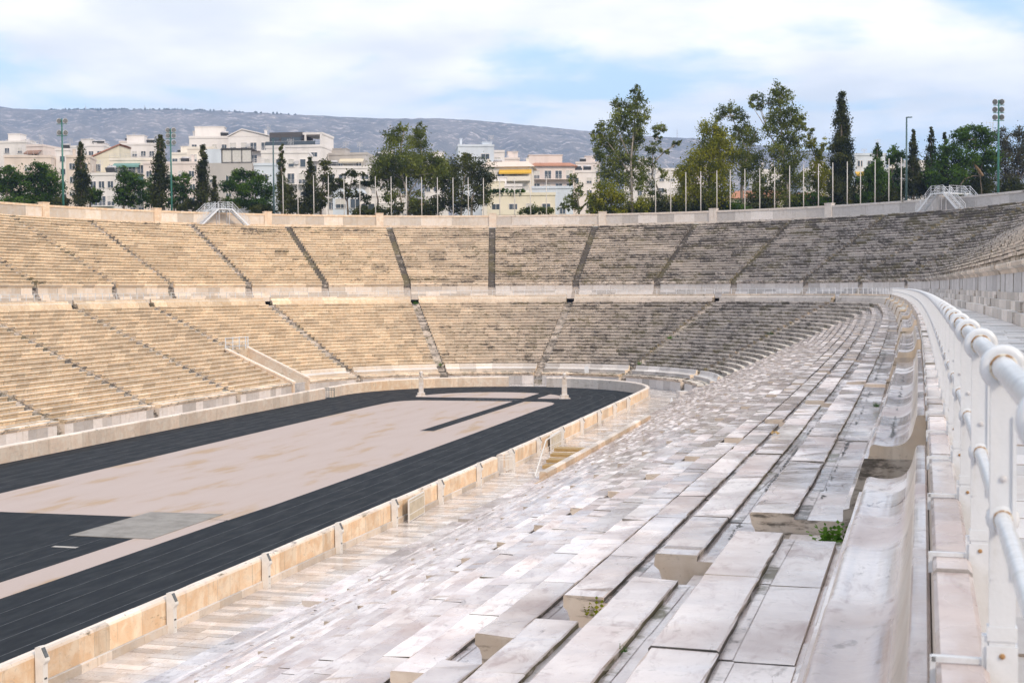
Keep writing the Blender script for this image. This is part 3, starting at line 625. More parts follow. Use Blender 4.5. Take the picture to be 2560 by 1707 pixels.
tr = thing('balcony_railing', pos(-62.8, 30.5, 5.2), 'small white railing on the edge above the tunnel mouth', 'railing')
for s in (TUN[0]+.1, -64, -62, -60.2, TUN[1]-.1): mb = MB(); p = pos(s, 30.4); mb.bar((p[0], p[1], 4.9), (p[0], p[1], 6.35), .10); mb.build('post', M['paint'], tr)
for z, nm in ((6.25, 'top_rail'), (5.75, 'middle_rail'), (5.3, 'lower_rail')): mb = MB(); mb.tube([pos(TUN[0], 30.4, z), pos(TUN[1], 30.4, z)], .04); mb.build(nm, M['paint'], tr)

# ------------------------------------------------------------------ parapet round the track
GAPS = [(124.4, 125.75), (-70.1, -68.9), (-5.4, 6.2)]
pp = thing('track_parapet', pos(0, 17, 0), 'low round-topped marble wall stained orange, running all round the black track', 'wall'); rg = random.Random(41)
cut_s = [-180]+[x for g in sorted(GAPS) for x in g]+[186]
for a, b in zip(cut_s[::2], cut_s[1::2]):
    ec = []; n = 1
    s = a; ec = [a]
    while s < b-1.2:
        s += rg.choice([1.55, 1.75, 1.95, .85])*(REF/17 if abs(s) < 66 else 1); ec.append(min(s, b))
    if ec[-1] < b: ec.append(b)
    for c0, c1 in zip(ec, ec[1:]):
        if c1-c0 < .05: continue
        sm = (c0+c1)/2; wm = ease(sm, [(-70, .55), (-45, .95), (-10, .6), (15, .1), (64, .3), (68, 1.), (200, 1.)]); tint = min(1, max(0, rg.gauss(.62, .13)))
        mb = MB(); mb.prism([(16.72, -.1), (17.18, -.1), (17.18, 1.06), (17.13, 1.13), (17.03, 1.17), (16.87, 1.17), (16.77, 1.13), (16.72, 1.06)], c0+.004, c1-.004, seg(c0, c1), (tint, .10+(.12 if 0 < sm < 60 else 0), wm), True, (.8, 0, .3), [None, None, (tint, .22, wm), (tint, .30, wm), (.7, .2, wm), (tint, .2, wm), (tint, .24, wm), None], rg.gauss(0, .003), rg.gauss(0, .004)); mb.build('parapet_slab', M['wall'], pp)
        if sm > 60: mb = MB(); mb.prism([(17.17, -.1), (17.27, -.1), (17.27, .27), (17.255, .285), (17.17, .29)], c0+.006, c1-.006, 1, (rg.random(), .24, .7)); mb.build('plinth_block', M['slab'], pp)
# white lamp housings standing along the parapet
LS = [174.0, 166.6, 159.3, 152.0, 144.9, 137.7, 130.4, 123.0, 115.7, 108.4, 101.1, 93.8, 86.5, 79.2]
order = ['nearest', 'second nearest', 'third nearest', 'fourth nearest', 'fifth nearest, beside the leaning panel', 'sixth, between leaning panel and gate', 'seventh, just before the open gate', 'eighth, just beyond the open gate', 'ninth, left of the netted handrail', 'tenth, right of the netted handrail', 'fourth from the far end', 'third from the far end', 'second from the far end', 'farthest']
def housing():
    mb = MB(); S = [(-.13, 0), (.13, 0), (.13, .86), (.21, .97), (.21, 1.02), (.03, 1.40), (-.13, 1.36)]  # x outward, z
    for y in (-.115, .115): mb.quad([(x, y, z) for x, z in (S if y < 0 else S[::-1])])
    for (x0, z0), (x1, z1) in zip(S, S[1:]+S[:1]): mb.quad([(x0, .115, z0), (x0, -.115, z0), (x1, -.115, z1), (x1, .115, z1)])
    return mesh_of(mb, 'housing', M['lampwhite'])
hm = housing()
d = Vector((-.18, 0, .38)).normalized(); nrm = Vector((.38, 0, .18)).normalized(); c = Vector((.12, 0, 1.21))+nrm*.008
mb = MB(); mb.box(c, (.30, .17, .012), (d, Vector((0, 1, 0)), nrm)); gm = mesh_of(mb, 'lamp_window', M['grille'])
mb = MB()
for k in range(4): mb.box(c+nrm*.009+Vector((0, -.06+.04*k, 0)), (.28, .022, .006), (d, Vector((0, 1, 0)), nrm))
sm_ = mesh_of(mb, 'louvre', M['glassy'])
mb = MB(); mb.box((.134, 0, .46), (.012, .12, .05)); mb.box((.134, .02, .18), (.01, .03, .02)); vm = mesh_of(mb, 'vent', M['grille'])
for s, od in zip(LS, order):
    P, t, n = frame(s, 17.36, 0); L = thing('lamp_housing', P, 'white slant-topped lamp housing on the track wall, %s' % od, 'lamp', 'lamp housings along the track wall', math.atan2(n.y, n.x))
    for nm, me in (('housing', hm), ('lamp_window', gm), ('louvre', sm_), ('vent', vm)): link(nm, me, L, True)
# gates, panels, netted handrail, ramp wall
def gatework(root, p, q, z0, z1, nb, m):
    p, q = Vector(p), Vector(q); mb = MB()
    for z in (z0, z1, z1-.18): mb.bar(p+Vector((0, 0, z)), q+Vector((0, 0, z)), .045)
    for k in (0, 1): x = p.lerp(q, k); mb.bar(x+Vector((0, 0, z0)), x+Vector((0, 0, z1)), .05)
    mb.build('frame', m, root); mb = MB()
    for k in range(1, nb): x = p.lerp(q, k/nb); mb.bar(x+Vector((0, 0, z0)), x+Vector((0, 0, z1)), .022)
    tag(mb.build('bars', m, root), kind='stuff')
g1 = thing('metal_gate', pos(124.4, 17.3, 0), 'white barred metal gate folded open at the gap in the right track wall', 'gate')
gatework(g1, pos(125.65, 17.25), pos(125.2, 18.1), .12, 1.15, 9, M['lampwhite']); gatework(g1, pos(124.3, 17.32), pos(122.5, 17.42), .12, 1.15, 12, M['lampwhite'])
g2 = thing('metal_gate', pos(-69.5, 17, 0), 'dark barred gate standing open in the left gap of the track wall', 'gate'); gatework(g2, pos(-69.9, 17), pos(-69.6, 15.9), .1, 1.1, 4, M['darkpole'])
g3 = thing('metal_gate', pos(-4, 17, 0), 'pale barred gate leaf, left one of the pair in the curve of the track wall', 'gate'); gatework(g3, pos(-5.2, 16.95), pos(-1.2, 16.95), .05, 1.1, 12, M['steel'])
g4 = thing('metal_gate', pos(4, 17, 0), 'pale barred gate leaf, right one of the pair in the curve of the track wall', 'gate'); gatework(g4, pos(2.1, 16.95), pos(6.1, 16.95), .05, 1.1, 12, M['steel'])
def panel(s0, s1, R0, R1, lab):
    a0, a1 = Vector(pos(s0, R0)), Vector(pos(s1, R1)); r = thing('leaning_panel', a0, lab, 'panel'); up = Vector((0, 0, 1)); n = (a1-a0).cross(up).normalized()
    mb = MB(); mb.quad([a0+up*.03, a1+up*.03, a1+up*1.12, a0+up*1.12]); mb.quad([a0+n*.03+up*.03, a0+n*.03+up*1.12, a1+n*.03+up*1.12, a1+n*.03+up*.03]); mb.build('board', M['wood2'], r); mb = MB()
    for z in (.05, .38, .98, 1.12): mb.bar(a0+up*z, a1+up*z, .07, .05)
    for x in (a0, a1): mb.bar(x, x+up*1.14, .07)
    mb.bar(a0+up*.2+n*-.01, a1+up*.2+n*-.01, .03, .32); mb.build('frame', M['lampwhite'], r)
M['wood2'] = plain('cream_board', (.58, .50, .38), .6, .08, 2.)
panel(143.6, 140.7, 17.62, 17.42, 'cream framed board leaning on the track wall beside a lamp housing')
panel(112.4, 108.9, 17.42, 17.36, 'cream framed board against the track wall behind the netted handrail')
RAMP = thing('ramp_wall', pos(118, 22.8, 0), 'low tan stone wall along the edge of the pale stand beside the wooden steps', 'wall')
ec = [138.2]+[136.6-2.3*k for k in range(16)]
for b, a in zip(ec, ec[1:]):
    z1 = 2.02-.02*(137-b) if b < 137 else 1.6; mb = MB(); mb.prism([(22.55, .4), (22.95, .4), (22.95, 1.72), (22.88, 1.78), (22.6, 1.78), (22.55, 1.7)] if b < 138 else [(22.4, .4), (22.95, .4), (22.95, 1.5), (22.5, 1.3)], a+.005, b-.005, 1, (rnd.random(), .15, .9)); mb.build('wall_block', M['wall'], RAMP)
ws = thing('wooden_steps', pos(120, 20.6, 0), 'brown wooden steps on the lowest paved walkway behind the low stone wall', 'steps')
for k in range(4): mb = MB(); p, t, n = frame(122-1.1*k, 20.4, .18+.24*k); mb.box(p, (1.1, 2.3, .20), (t, n, Vector((0, 0, 1)))); mb.build('step', M['wood'], ws)
nh = thing('handrail', pos(122, 19, 0), 'white tube handrail with netting rising from the paving to a post by the track wall', 'railing')
mb = MB(); mb.tube([pos(127.5, 20.2, .03), pos(125.8, 19.6, .08), pos(117.5, 18.3, 1.35), pos(112.5, 18.2, 1.5), pos(112, 18.25, .0)], .045, 6); mb.build('rail', M['lampwhite'], nh); mb = MB()
for k in range(12): f = k/11; x = 125-(125-112.5)*f; zt = .1+1.25*min(1, f/.62); mb.bar(pos(x, 18.9-.6*f, .02), pos(x, 18.9-.6*f, zt), .012)
for z in (.25, .5, .75, 1.0): mb.bar(pos(125-10.*z*.62, 18.7, z), pos(112.4, 18.25, z), .012)
tag(mb.build('netting', M['lampwhite'], nh), kind='stuff')
mb = MB(); mb.lathe(pos(127.6, 21.9, 0), (0, 0, 1), [(0, .14), (.6, .16), (.62, .12), (.72, .05)], 10); tag(mb.build('waste_bin', M['paint']), 'small pale bin at the near end of the low stone wall', 'bin')
mb = MB(); mb.lathe(pos(72, 20.5, 0), (0, 0, 1), [(0, .42), (.05, .42), (.1, .2), (.5, .12), (.75, .03)], 12); tag(mb.build('traffic_cone', M['paint']), 'white cone at the far end of the lowest walkway by the grey wall', 'cone')
mb = MB(); mb.box(Vector(pos(11.5, 22.9, 1.75)), (.5, .35, .8)); tag(mb.build('white_box', M['paint']), 'small white box on the low ledge just right of the right herm', 'box')
for i, (s, R, h, lab) in enumerate([(60.2, 20.6, .8, 'pale broken stone block lying by the grey podium wall'), (58.5, 21.3, .55, 'small broken stone block next to the larger one by the podium wall')]):
    mb = MB(); p, t, n = frame(s, R, h/2-.07); mb.box(p, (1.3-.3*i, .9, h), ((t+n*.3).normalized(), (n-t*.3).normalized(), Vector((0, 0, 1))), (.6, .2, .2)); tag(mb.build('stone_block', M['slab']), lab, 'stone')
# herms
def herm(x, y, lab):
    r = thing('stone_herm', (x, y, 0), lab, 'statue', 'stone herms on the track', R_(20)); mb = MB()
    mb.box((0, 0, .02), (1.15, 1.15, .10)); mb.box((0, 0, .22), (.82, .82, .32)); mb.build('base', M['herm'], r, False, True)
    mb = MB(); b = .25; tt = .20; zs = [.38, 1.3, 2.2]
    V = [[(-w, -w*.8, z), (w, -w*.8, z), (w, w*.8, z), (-w, w*.8, z)] for w, z in zip((.27, .25, .22), zs)]
    for k in range(2):
        for j in range(4): mb.quad([V[k][j], V[k][(j+1) % 4], V[k+1][(j+1) % 4], V[k+1][j]])
    mb.quad(V[2]); mb.build('shaft', M['herm'], r, False, True)
    mb = MB(); mb.lathe((0, 0, 2.12), (0, 0, 1), [(0, .19), (.08, .21), (.14, .15), (.2, .14), (.26, .18), (.38, .215), (.5, .2), (.58, .13), (.61, .03)], 12)
    for sgn in (-1, 1):
        mb.lathe((0, -.12*sgn, 2.36), (0, -sgn, 0), [(0, .15), (.08, .13), (.13, .05)], 8); mb.box((0, -.27*sgn, 2.47), (.05, .08, .1)); mb.lathe((0, -.14*sgn, 2.26), (0, -sgn*.5, -1), [(0, .12), (.12, .10), (.2, .03)], 8)
        for q in (-.07, .07): mb.lathe((q, -.2*sgn, 2.53), (0, -sgn, 0), [(0, .035), (.03, .03), (.04, .01)], 6)
    mb.build('head', M['herm'], r, True, True)
herm(-7.75, .73, 'left two-faced stone herm on a tall pillar at the end of the infield'); herm(8.33, .07, 'right two-faced stone herm on a tall pillar at the end of the infield')
print('track furniture done')

# ------------------------------------------------------------------ poles behind the top wall
def s_at(px, R, z):
    lo, hi = -130., 90.
    for _ in range(50):
        m = (lo+hi)/2
        if proj(pos(m, R, z))[0] < px: lo = m
        else: hi = m
    return (lo+hi)/2
def z_at(p, py): return cz_+(Vector(p)-Vector(CP)).dot(Vector(CF))*0+_zpy(p, py)
def _zpy(p, py):
    lo, hi = -20., 120.
    for _ in range(50):
        m = (lo+hi)/2
        if proj((p[0], p[1], m+cz_))[1] > py: lo = m
        else: hi = m
    return (lo+hi)/2
fp = [640+x/2.903 for x in (197, 305, 420, 527, 640, 755, 868, 982, 1093, 1203, 1318, 1431, 1541, 1652, 1770)]+[1280+x/2.903 for x in (20, 135, 250)]+[1280+x/2.903 for x in (1042, 1152, 1262, 1370, 1487, 1584, 1690, 1798)]+[1920+x/2.903 for x in (48, 157, 258, 366, 470, 575, 671, 777, 877, 967)]
mb = MB(); mb.tube([(0, 0, -1), (0, 0, 4), (0, 0, 7.6)], [.075, .07, .055], 8); fl_me = mesh_of(mb, 'pole', M['white'], True)
what = ['in front of the thin cypress', 'left of the dark cypress pair', 'before the dark cypress', 'right of the dark cypress', 'before the flat-topped pine', 'before the flat pine and blue-framed window', 'at the left edge of the big round tree', 'before the left half of the big round tree', 'beside the trunk of the big round tree', 'before the little red roof', 'between the round tree and the dark tree', 'before the middle of the dark tree', 'before the right half of the dark tree', 'at the right edge of the dark tree', 'before the yellow-awning house', 'before the terrace house, left end', 'before the terrace house, middle', 'before the terrace house, right end', 'just right of the slender eucalyptus', 'before the leaning side trunk', 'left of the yellow-green tree', 'before the left yellow-green foliage', 'before the middle of the yellow-green tree', 'right of the yellow-green tree', 'beside the pale forked trunk', 'before the white gap in the trees', 'left of the tallest crown', 'below the tallest crown', 'between tallest crown and pointed cypress', 'before the light green tree', 'left edge of the pointed cypress', 'right edge of the pointed cypress', 'before the yellow house', 'before the young dark trees', 'second from the right lamp post', 'nearest to the right lamp post']
for px, wh in zip(fp, what):
    s = s_at(px, 67.6, 24); o = link('flagpole', fl_me); p = pos(s, 67.6, 21.6); o.location = p
    ht = 5.95 if px < 1500 else 6.1; top = cz_+_zpy(p, ease(px, [(700, 437.5), (1000, 442), (1250, 446), (1400, 441), (1640, 435), (1920, 419), (2260, 394)])); o.scale = (1, 1, (top-21.6)/7.6)
    tag(o, 'plain white flagpole on the top wall, '+wh, 'flagpole', 'flagpoles along the top wall')
def flood(px, ytop, rows, lab, R=68.2):
    s = s_at(px, R, 28); P, t, n = frame(s, R, 21.6); ztop = cz_+_zpy(P, ytop)-21.6
    r = thing('floodlight_mast', P, lab, 'floodlight', 'floodlight masts'); mb = MB(); mb.tube([(0, 0, -.5), (0, 0, ztop*.5), (0, 0, ztop)], [.16, .13, .09], 8); mb.build('mast', M['green'], r, True, True)
    view = Vector((CR[0], CR[1], 0)).normalized(); toward = Vector((20-P.x, -30-P.y, -12)).normalized()
    for z in rows:
        mb = MB(); mb.bar(Vector((0, 0, ztop-z-.42))-view*.7, Vector((0, 0, ztop-z-.42))+view*.7, .08); mb.build('crossarm', M['green'], r, False, True)
        for x in (-.42, .42):
            c = Vector((0, 0, ztop-z))+view*x; mb = MB(); mb.lathe(c-toward*.3, toward, [(0, .10), (.12, .22), (.34, .35), (.40, .37), (.41, .34)], 12); mb.box(c-Vector((0, 0, .3)), (.06, .06, .35)); L = mb.build('lamp_head', M['steel'], r, True, True)
            mb = MB(); mb.lathe(c+toward*.115, toward, [(0, .32), (.01, .08)], 12); mb.build('lens', M['glassy'], L, False, True)
flood(156.7, 297, (.3, 1.85), 'green floodlight mast with four round lamps, far left'); flood(428, 322, (.2, 1.0, 1.95), 'green floodlight mast with six round lamps beside the dark cypress'); flood(2496, 250, (.25, 1.2, 2.15), 'green floodlight mast with six lamps at the right, before the dark pines')
for px, yt, arm, lab in ((2266, 293, True, 'slim dark street lamp post right of the flagpoles'), (684.5, 347, False, 'plain dark lamp post left of the first flagpole')):
    s = s_at(px, 68, 26); P = Vector(pos(s, 68, 21.6)); zt = cz_+_zpy(P, yt)-21.6; r = thing('lamp_post', P, lab, 'lamp post'); mb = MB(); mb.tube([(0, 0, -.5), (0, 0, zt)], [.16, .10], 8); mb.build('post', M['darkpole'], r, True, True); mb = MB()
    if arm: mb.box((.35, .05, zt-.05), (.75, .22, .14))
    else: mb.box((0, 0, zt), (.25, .2, .14))
    mb.build('lamp_head', M['darkpole'], r, False, True)

# ------------------------------------------------------------------ steel footbridges over the top wall
def bridge(pxc, lab, wdt=1.05):
    s = s_at(pxc, 64.6, 22); P, t, n = frame(s, 64.6, 20.75); r = thing('footbridge', P, lab, 'footbridge', 'steel stair bridges over the top wall', math.atan2(t.y, t.x)); H = 2.55; hl = 1.05; run = 2.75
    # local: x along the wall, y outward
    for nm, side in (('inner_flight', 0.), ('outer_flight', 3.6)):
        for sg in (-1, 1):
            fm = MB(); tm = MB(); rm = MB(); zb = 0 if side == 0 else -.0
            for y in (side-wdt/2, side+wdt/2):
                fm.bar((sg*hl, y, H), (sg*(hl+run), y, .05), .05, .26)
                for k, hh in enumerate((.35, .68, 1.0)): rm.bar((sg*hl, y, H+hh), (sg*(hl+run), y, .05+hh), .045 if k == 2 else .03)
                for f in (0, .34, .67, 1.): rm.bar((sg*(hl+run*f), y, H-(H-.05)*f), (sg*(hl+run*f), y, H-(H-.05)*f+1.02), .04)
            for k in range(1, 12): f = k/12; tm.box((sg*(hl+run*f), side, H-(H-.05)*f), (.26, wdt-.08, .04))
            fm.build('stringer', M['paint'], r, False, True); tm.build('treads', M['steel'], r, False, True); rm.build('flight_railing', M['paint'], r, False, True)
    dk = MB(); dk.box((0, 1.8, H), (2*hl+.1, 3.6+wdt, .16)); dk.build('deck', M['paint'], r, False, True); rm = MB()
    for y, xs in ((-wdt/2, (-hl, hl)), (3.6+wdt/2, (-hl, hl))):
        for hh in (.35, .68, 1.0): rm.bar((-hl, y, H+hh), (hl, y, H+hh), .04)
        for x in (-hl, -.35, .35, hl): rm.bar((x, y, H), (x, y, H+1.02), .045)
    for x in (-hl, hl):
        for hh in (.35, .68, 1.0): rm.bar((x, wdt/2, H+hh), (x, 3.6-wdt/2, H+hh), .04)
        for y in (wdt/2, 1.8, 3.6-wdt/2): rm.bar((x, y, H), (x, y, H+1.02), .045)
    rm.build('deck_railing', M['paint'], r, False, True); lg = MB()
    for x in (-hl*.9, hl*.6):
        for y in (-.4, .4, 3.2, 4.0): lg.bar((x, y, -.05), (x, y, H-.05), .08)
    lg.build('legs', M['steel'], r, False, True)
bridge(560, 'white steel stair bridge over the top wall at the left, between pines'); bridge(2350, 'white steel stair bridge over the top wall at the right, before the dark trees')

# ------------------------------------------------------------------ apartment houses on the slope behind
def wallm(nm, c): M[nm] = plain(nm, c, .8, .07, .25, c2=tuple(x*.84 for x in c), stretch=(1, 1, .35), fac=(.42, .72))
wallm('render_white', (.74, .70, .68)); wallm('render_cream', (.76, .70, .62)); wallm('render_beige', (.68, .58, .51)); wallm('render_pink', (.71, .62, .58)); wallm('render_grey', (.46, .43, .41)); wallm('render_blue', (.60, .65, .72)); wallm('render_yellow', (.73, .67, .54))
wallm('dark_cladding', (.085, .08, .085)); wallm('roof_tile', (.42, .20, .13)); wallm('wood_screen', (.26, .13, .08)); wallm('awning_yellow', (.70, .42, .05)); wallm('awning_cream', (.70, .62, .48)); wallm('awning_green', (.16, .30, .28)); wallm('planter_green', (.06, .11, .03))
def glassm():
    m, t, b = mat('window_glass'); b.inputs['Base Color'].default_value = (.06, .075, .09, 1); b.inputs['Roughness'].default_value = .06; b.inputs['Specular IOR Level'].default_value = .8; return m
M['glass'] = glassm(); M['blind'] = plain('window_blind', (.60, .58, .55), .7, .06, 3.)
wcache = {}
def window(parent, x, z, w, h, kind, y=0.):
    key = (round(w, 2), round(h, 2))
    if key not in wcache:
        mb = MB(); f = .09
        mb.box((0, -.04, h/2-f/2), (w, .12, f)); mb.box((0, -.05, -h/2+f/2), (w+.16, .2, f))
        for sx in (-1, 1): mb.box((sx*(w/2-f/2), -.04, 0), (f, .12, h-2*f))
        if w > 1.3: mb.box((0, -.03, 0), (.07, .09, h-2*f))
        fm = mesh_of(mb, 'window', M['render_white']); mb = MB(); mb.box((0, -.005, 0), (w-.16, .03, h-.16)); pn = mesh_of(mb, 'pane', M['glass'])
        mb = MB(); mb.box((0, -.02, h*.18), (w-.17, .05, h*.5)); bl_ = mesh_of(mb, 'blind', M['blind']); wcache[key] = (fm, pn, bl_)
    fm, pn, bl_ = wcache[key]; o = link('window', fm, parent, True); o.location = (x, y, z); link('pane', pn, o, True)
    if kind == 'b': link('blind', bl_, o, True)
    return o
def house(px0, px1, pyt, Z, lab, wm='render_white', dep=11, yaw=0., floors=3, cols=3, top=.9, bal=(), roof=(), awn=(), wsize=(1.35, 1.5), fh=3.05, pyb=None, seed=0, cornice=True, gable=None, skipwin=()):
    rg = random.Random(int(px0)*3+seed); a, b = wpt(px0, 500, Z), wpt(px1, 500, Z); w = (b-a).length; zt = wpt((px0+px1)/2, pyt, Z).z; base = 19.; P = (a+b)/2; P.z = base; H = zt-base
    r = thing('apartment_house', P, lab, 'house', 'apartment houses behind the stadium', YAW+R_(yaw)); W = M[wm]
    mb = MB(); mb.box((0, dep/2, H/2), (w, dep, H)); wl = mb.build('wall', W, r, False, True)
    if cornice and not gable:
        mb = MB()
        for q in ((0, -.06, w+.2, .22), (0, dep+.06, w+.2, .22)): mb.box((q[0], q[1], H+.12), (q[2], q[3], .55))
        for sx in (-1, 1): mb.box((sx*(w/2+.0), dep/2, H+.115), (.22, dep-.1, .53))
        mb.build('roof_parapet', W, r, False, True)
    if gable:
        mb = MB(); g = gable; x0, x1 = -w/2-.3, w/2+.3
        if g[0] == 'slope':   # single slope rising to the right
            mb.quad([(x0, -.4, H-.05), (x1, -.4, H+g[1]), (x1, dep, H+g[1]), (x0, dep, H-.05)]); mb.quad([(x0, -.4, H+.25), (x0, dep, H+.25), (x1, dep, H+g[1]+.3), (x1, -.4, H+g[1]+.3)][::-1]); mb.quad([(x0, -.4, H-.05), (x0, -.4, H+.25), (x1, -.4, H+g[1]+.3), (x1, -.4, H+g[1])][::-1])
            m2 = MB(); m2.quad([(-w/2, 0, H-.1), (w/2, 0, H-.1), (w/2, 0, H+g[1]-.1)]); m2.quad([(w/2, 0, H-.1), (w/2, dep, H-.1), (w/2, dep, H+g[1]-.1), (w/2, 0, H+g[1]-.1)]); m2.build('gable', W, r, False, True)
        elif g[0] == 'peak':
            xp = x0+(x1-x0)*g[2]; zp = H+g[1]
            for (u0, v0), (u1, v1) in (((x0, H-.05), (xp, zp)), ((xp, zp), (x1, H-.05))): mb.quad([(u0, -.3, v0), (u1, -.3, v1), (u1, dep, v1), (u0, dep, v0)]); mb.quad([(u0, -.3, v0+.25), (u1, -.3, v1+.25), (u1, dep, v1+.25), (u0, dep, v0+.25)]); mb.quad([(u0, -.3, v0), (u1, -.3, v1), (u1, -.3, v1+.25), (u0, -.3, v0+.25)])
            m2 = MB(); m2.quad([(-w/2, 0, H-.1), (w/2, 0, H-.1), (xp, 0, zp-.1)]); m2.build('gable', W, r, False, True)
        else:                # hipped tile skirt
            e = .7; q0 = [(-w/2-e, -e, H), (w/2+e, -e, H), (w/2+e, dep+e, H), (-w/2-e, dep+e, H)]; q1 = [(-w/2+1, 1.2, H+g[1]), (w/2-1, 1.2, H+g[1]), (w/2-1, dep-1, H+g[1]), (-w/2+1, dep-1, H+g[1])]
            for k in range(4): mb.quad([q0[k], q0[(k+1) % 4], q1[(k+1) % 4], q1[k]])
            mb.quad(q1); mb.quad(q0[::-1])
        mb.build('roof', M[g[3] if len(g) > 3 else 'roof_tile'], r, False, True)
    ww, wh = wsize
    for f in range(floors):
        zc = H-top-fh*f-wh/2-.5
        for c in range(cols):
            if (f, c) in skipwin or zc < 2: continue
            x = -w/2+w*(c+.5)/cols+rg.uniform(-.12, .12); door = f in bal
            window(r, x, zc-(.3 if door else 0), ww*(1.25 if door else 1), wh+(.6 if door else 0), 'b' if rg.random() < .4 else '')
        for sd in (-1, 1):
            if dep > 5 and rg.random() < .7: o = window(r, 0, zc, 1.0, wh, ''); o.location = (sd*(w/2+.0), dep*.4, zc); o.rotation_euler = (0, 0, R_(90*sd))
        if f in bal:
            mb = MB(); zb = H-top-fh*f-wh-1.15; mb.box((0, -.75, zb), (w*.96, 1.5, .18)); B = mb.build('balcony', W, r, False, True); mb = MB()
            if rg.random() < .5: mb.box((0, -1.46, zb+.52), (w*.96, .07, .85)); mt_ = W
            else:
                for hh in (.3, .6, .95): mb.bar((-w*.48, -1.46, zb+hh), (w*.48, -1.46, zb+hh), .045)
                for k in range(int(w/1.2)+1): x = -w*.48+w*.96*k/int(w/1.2+.001+1*(w < 1.2)) if w > 1.3 else 0; mb.bar((x, -1.46, zb), (x, -1.46, zb+.95), .05)
                mt_ = M['steel']
            mb.build('railing', mt_, B, False, True)
        for (af, c0, c1, am) in awn:
            if af == f: mb = MB(); z0 = H-top-fh*f-.15; x0, x1 = -w/2+w*c0, -w/2+w*c1; mb.quad([(x0, -.05, z0), (x1, -.05, z0), (x1, -1.7, z0-.75), (x0, -1.7, z0-.75)]); mb.quad([(x0, -1.7, z0-.75), (x1, -1.7, z0-.75), (x1, -1.7, z0-1.05), (x0, -1.7, z0-1.05)]); mb.quad([(x0, -.05, z0+.04), (x0, -1.7, z0-.71), (x1, -1.7, z0-.71), (x1, -.05, z0+.04)]); mb.build('awning', M[am], r, False, True)
    for it in roof:
        k, fx = it[0], it[1]; x = -w/2+w*fx; y = dep*(.25+.3*rg.random())
        if k == 'solar':
            mb = MB(); mb.box((x, y, H+.9), (2.0, .1, 1.7), (Vector((1, 0, 0)), Vector((0, .75, .66)).normalized(), Vector((0, -.66, .75)).normalized())); o = mb.build('solar_panel', M['grille'], r, False, True); mb = MB(); mb.tube([(x-.9, y+.6, H+1.7), (x+.9, y+.6, H+1.7)], .3, 8); mb.bar((x-.7, y+.6, H), (x-.7, y+.6, H+1.5), .08); mb.bar((x+.7, y+.6, H), (x+.7, y+.6, H+1.5), .08); mb.build('tank', M['steel'], o, True, True)
        elif k == 'hut': hw_, hh = (it[2], it[3]) if len(it) > 3 else (3.2, 2.5); mb = MB(); mb.box((x, y+1.5, H+hh/2), (hw_, 4, hh)); mb.box((x, y+1.5, H+hh+.08), (hw_+.3, 4.3, .16)); o = mb.build('stair_hut', W, r, False, True)
        elif k == 'antenna':
            h = it[2] if len(it) > 2 else 3.2; mb = MB(); mb.bar((x, y, H-.2), (x, y, H+h), .06)
            for q, L in ((.95, 1.6), (.82, 1.2), (.7, 1.4)):
                mb.bar((x-L/2, y, H+h*q), (x+L/2, y, H+h*q), .035)
                for e in (-.4, -.15, .15, .4): mb.bar((x+L*e, y, H+h*q-.3), (x+L*e, y, H+h*q+.3), .03)
            mb.build('antenna', M['steel'], r, False, True)
        elif k == 'chimney': mb = MB(); mb.box((x, y, H+1.), (.6, .6, 2.2)); mb.box((x, y, H+2.15), (.8, .8, .15)); mb.build('chimney', W, r, False, True)
        elif k == 'tank': mb = MB(); mb.tube([(x, y, H), (x, y, H+1.3)], .6, 10); mb.build('water_tank', M[it[2]] if len(it) > 2 else M['steel'], r, False, True)
        elif k == 'ac': mb = MB(); mb.box((x, -.3, H-2.2), (.9, .45, .7)); mb.build('air_conditioner', M['steel'], r, False, True)
        elif k == 'rail':
            mb = MB()
            for hh in (.7, 1.1): mb.bar((-w/2, -.05, H+hh+.2), (w/2, -.05, H+hh+.2), .05)
            for q in range(9): mb.bar((-w/2+w*q/8, -.05, H), (-w/2+w*q/8, -.05, H+1.3), .05)
            mb.build('roof_railing', M['steel'], r, False, True)
        elif k == 'plants':
            mb = MB(); rg2 = random.Random(3)
            for q in range(160): c = Vector((-w/2+w*rg2.random()*it[1], -.3+rg2.random()*1.2, H+rg2.random()*1.)); d1 = Vector((rg2.gauss(0, 1), rg2.gauss(0, 1), rg2.gauss(0, 1))).normalized()*.3; d2 = d1.cross(Vector((rg2.gauss(0, 1), rg2.gauss(0, 1), 1))).normalized()*.3; mb.quad([c-d1-d2, c+d1-d2, c+d1+d2, c-d1+d2], (rg2.random(), 0, 0))
            tag(mb.build('roof_plants', M['leaf_pine'], r, False, True), kind='stuff')
    return r, w, H
S, A_, C_ = 'solar', 'antenna', 'chimney'
house(14, 128, 393, 330, 'beige block at the far left behind the green pine', 'render_beige', 9, 6, 3, 3, 1.4, roof=[(A_, .3), ('rail', 0)])
house(-30, 70, 357, 360, 'pale house at the far left edge with rooftop tanks', 'render_white', 10, -4, 4, 3, roof=[('tank', .3), ('tank', .8), (C_, .6), ('hut', .55)])
house(66, 112, 366, 352, 'house with brown awning and deep balcony left of the first mast', 'render_pink', 10, -12, 3, 1, 1.0, bal=(0, 1), awn=[(0, .05, .95, 'wood_screen')], roof=[('rail', 0), (A_, .5)])
house(112, 150, 384, 372, 'narrow grey house with arched upper windows left of the first mast', 'render_grey', 10, 0, 4, 3, wsize=(.7, 1.8))
house(141, 176, 376, 335, 'narrow white tower block right behind the first mast', 'render_white', 9, 0, 4, 1, roof=[(S, .4), (A_, .7)])
house(168, 226, 393, 318, 'plain beige block behind the left cypress', 'render_beige', 9, 8, 3, 2, roof=[(C_, .2)])
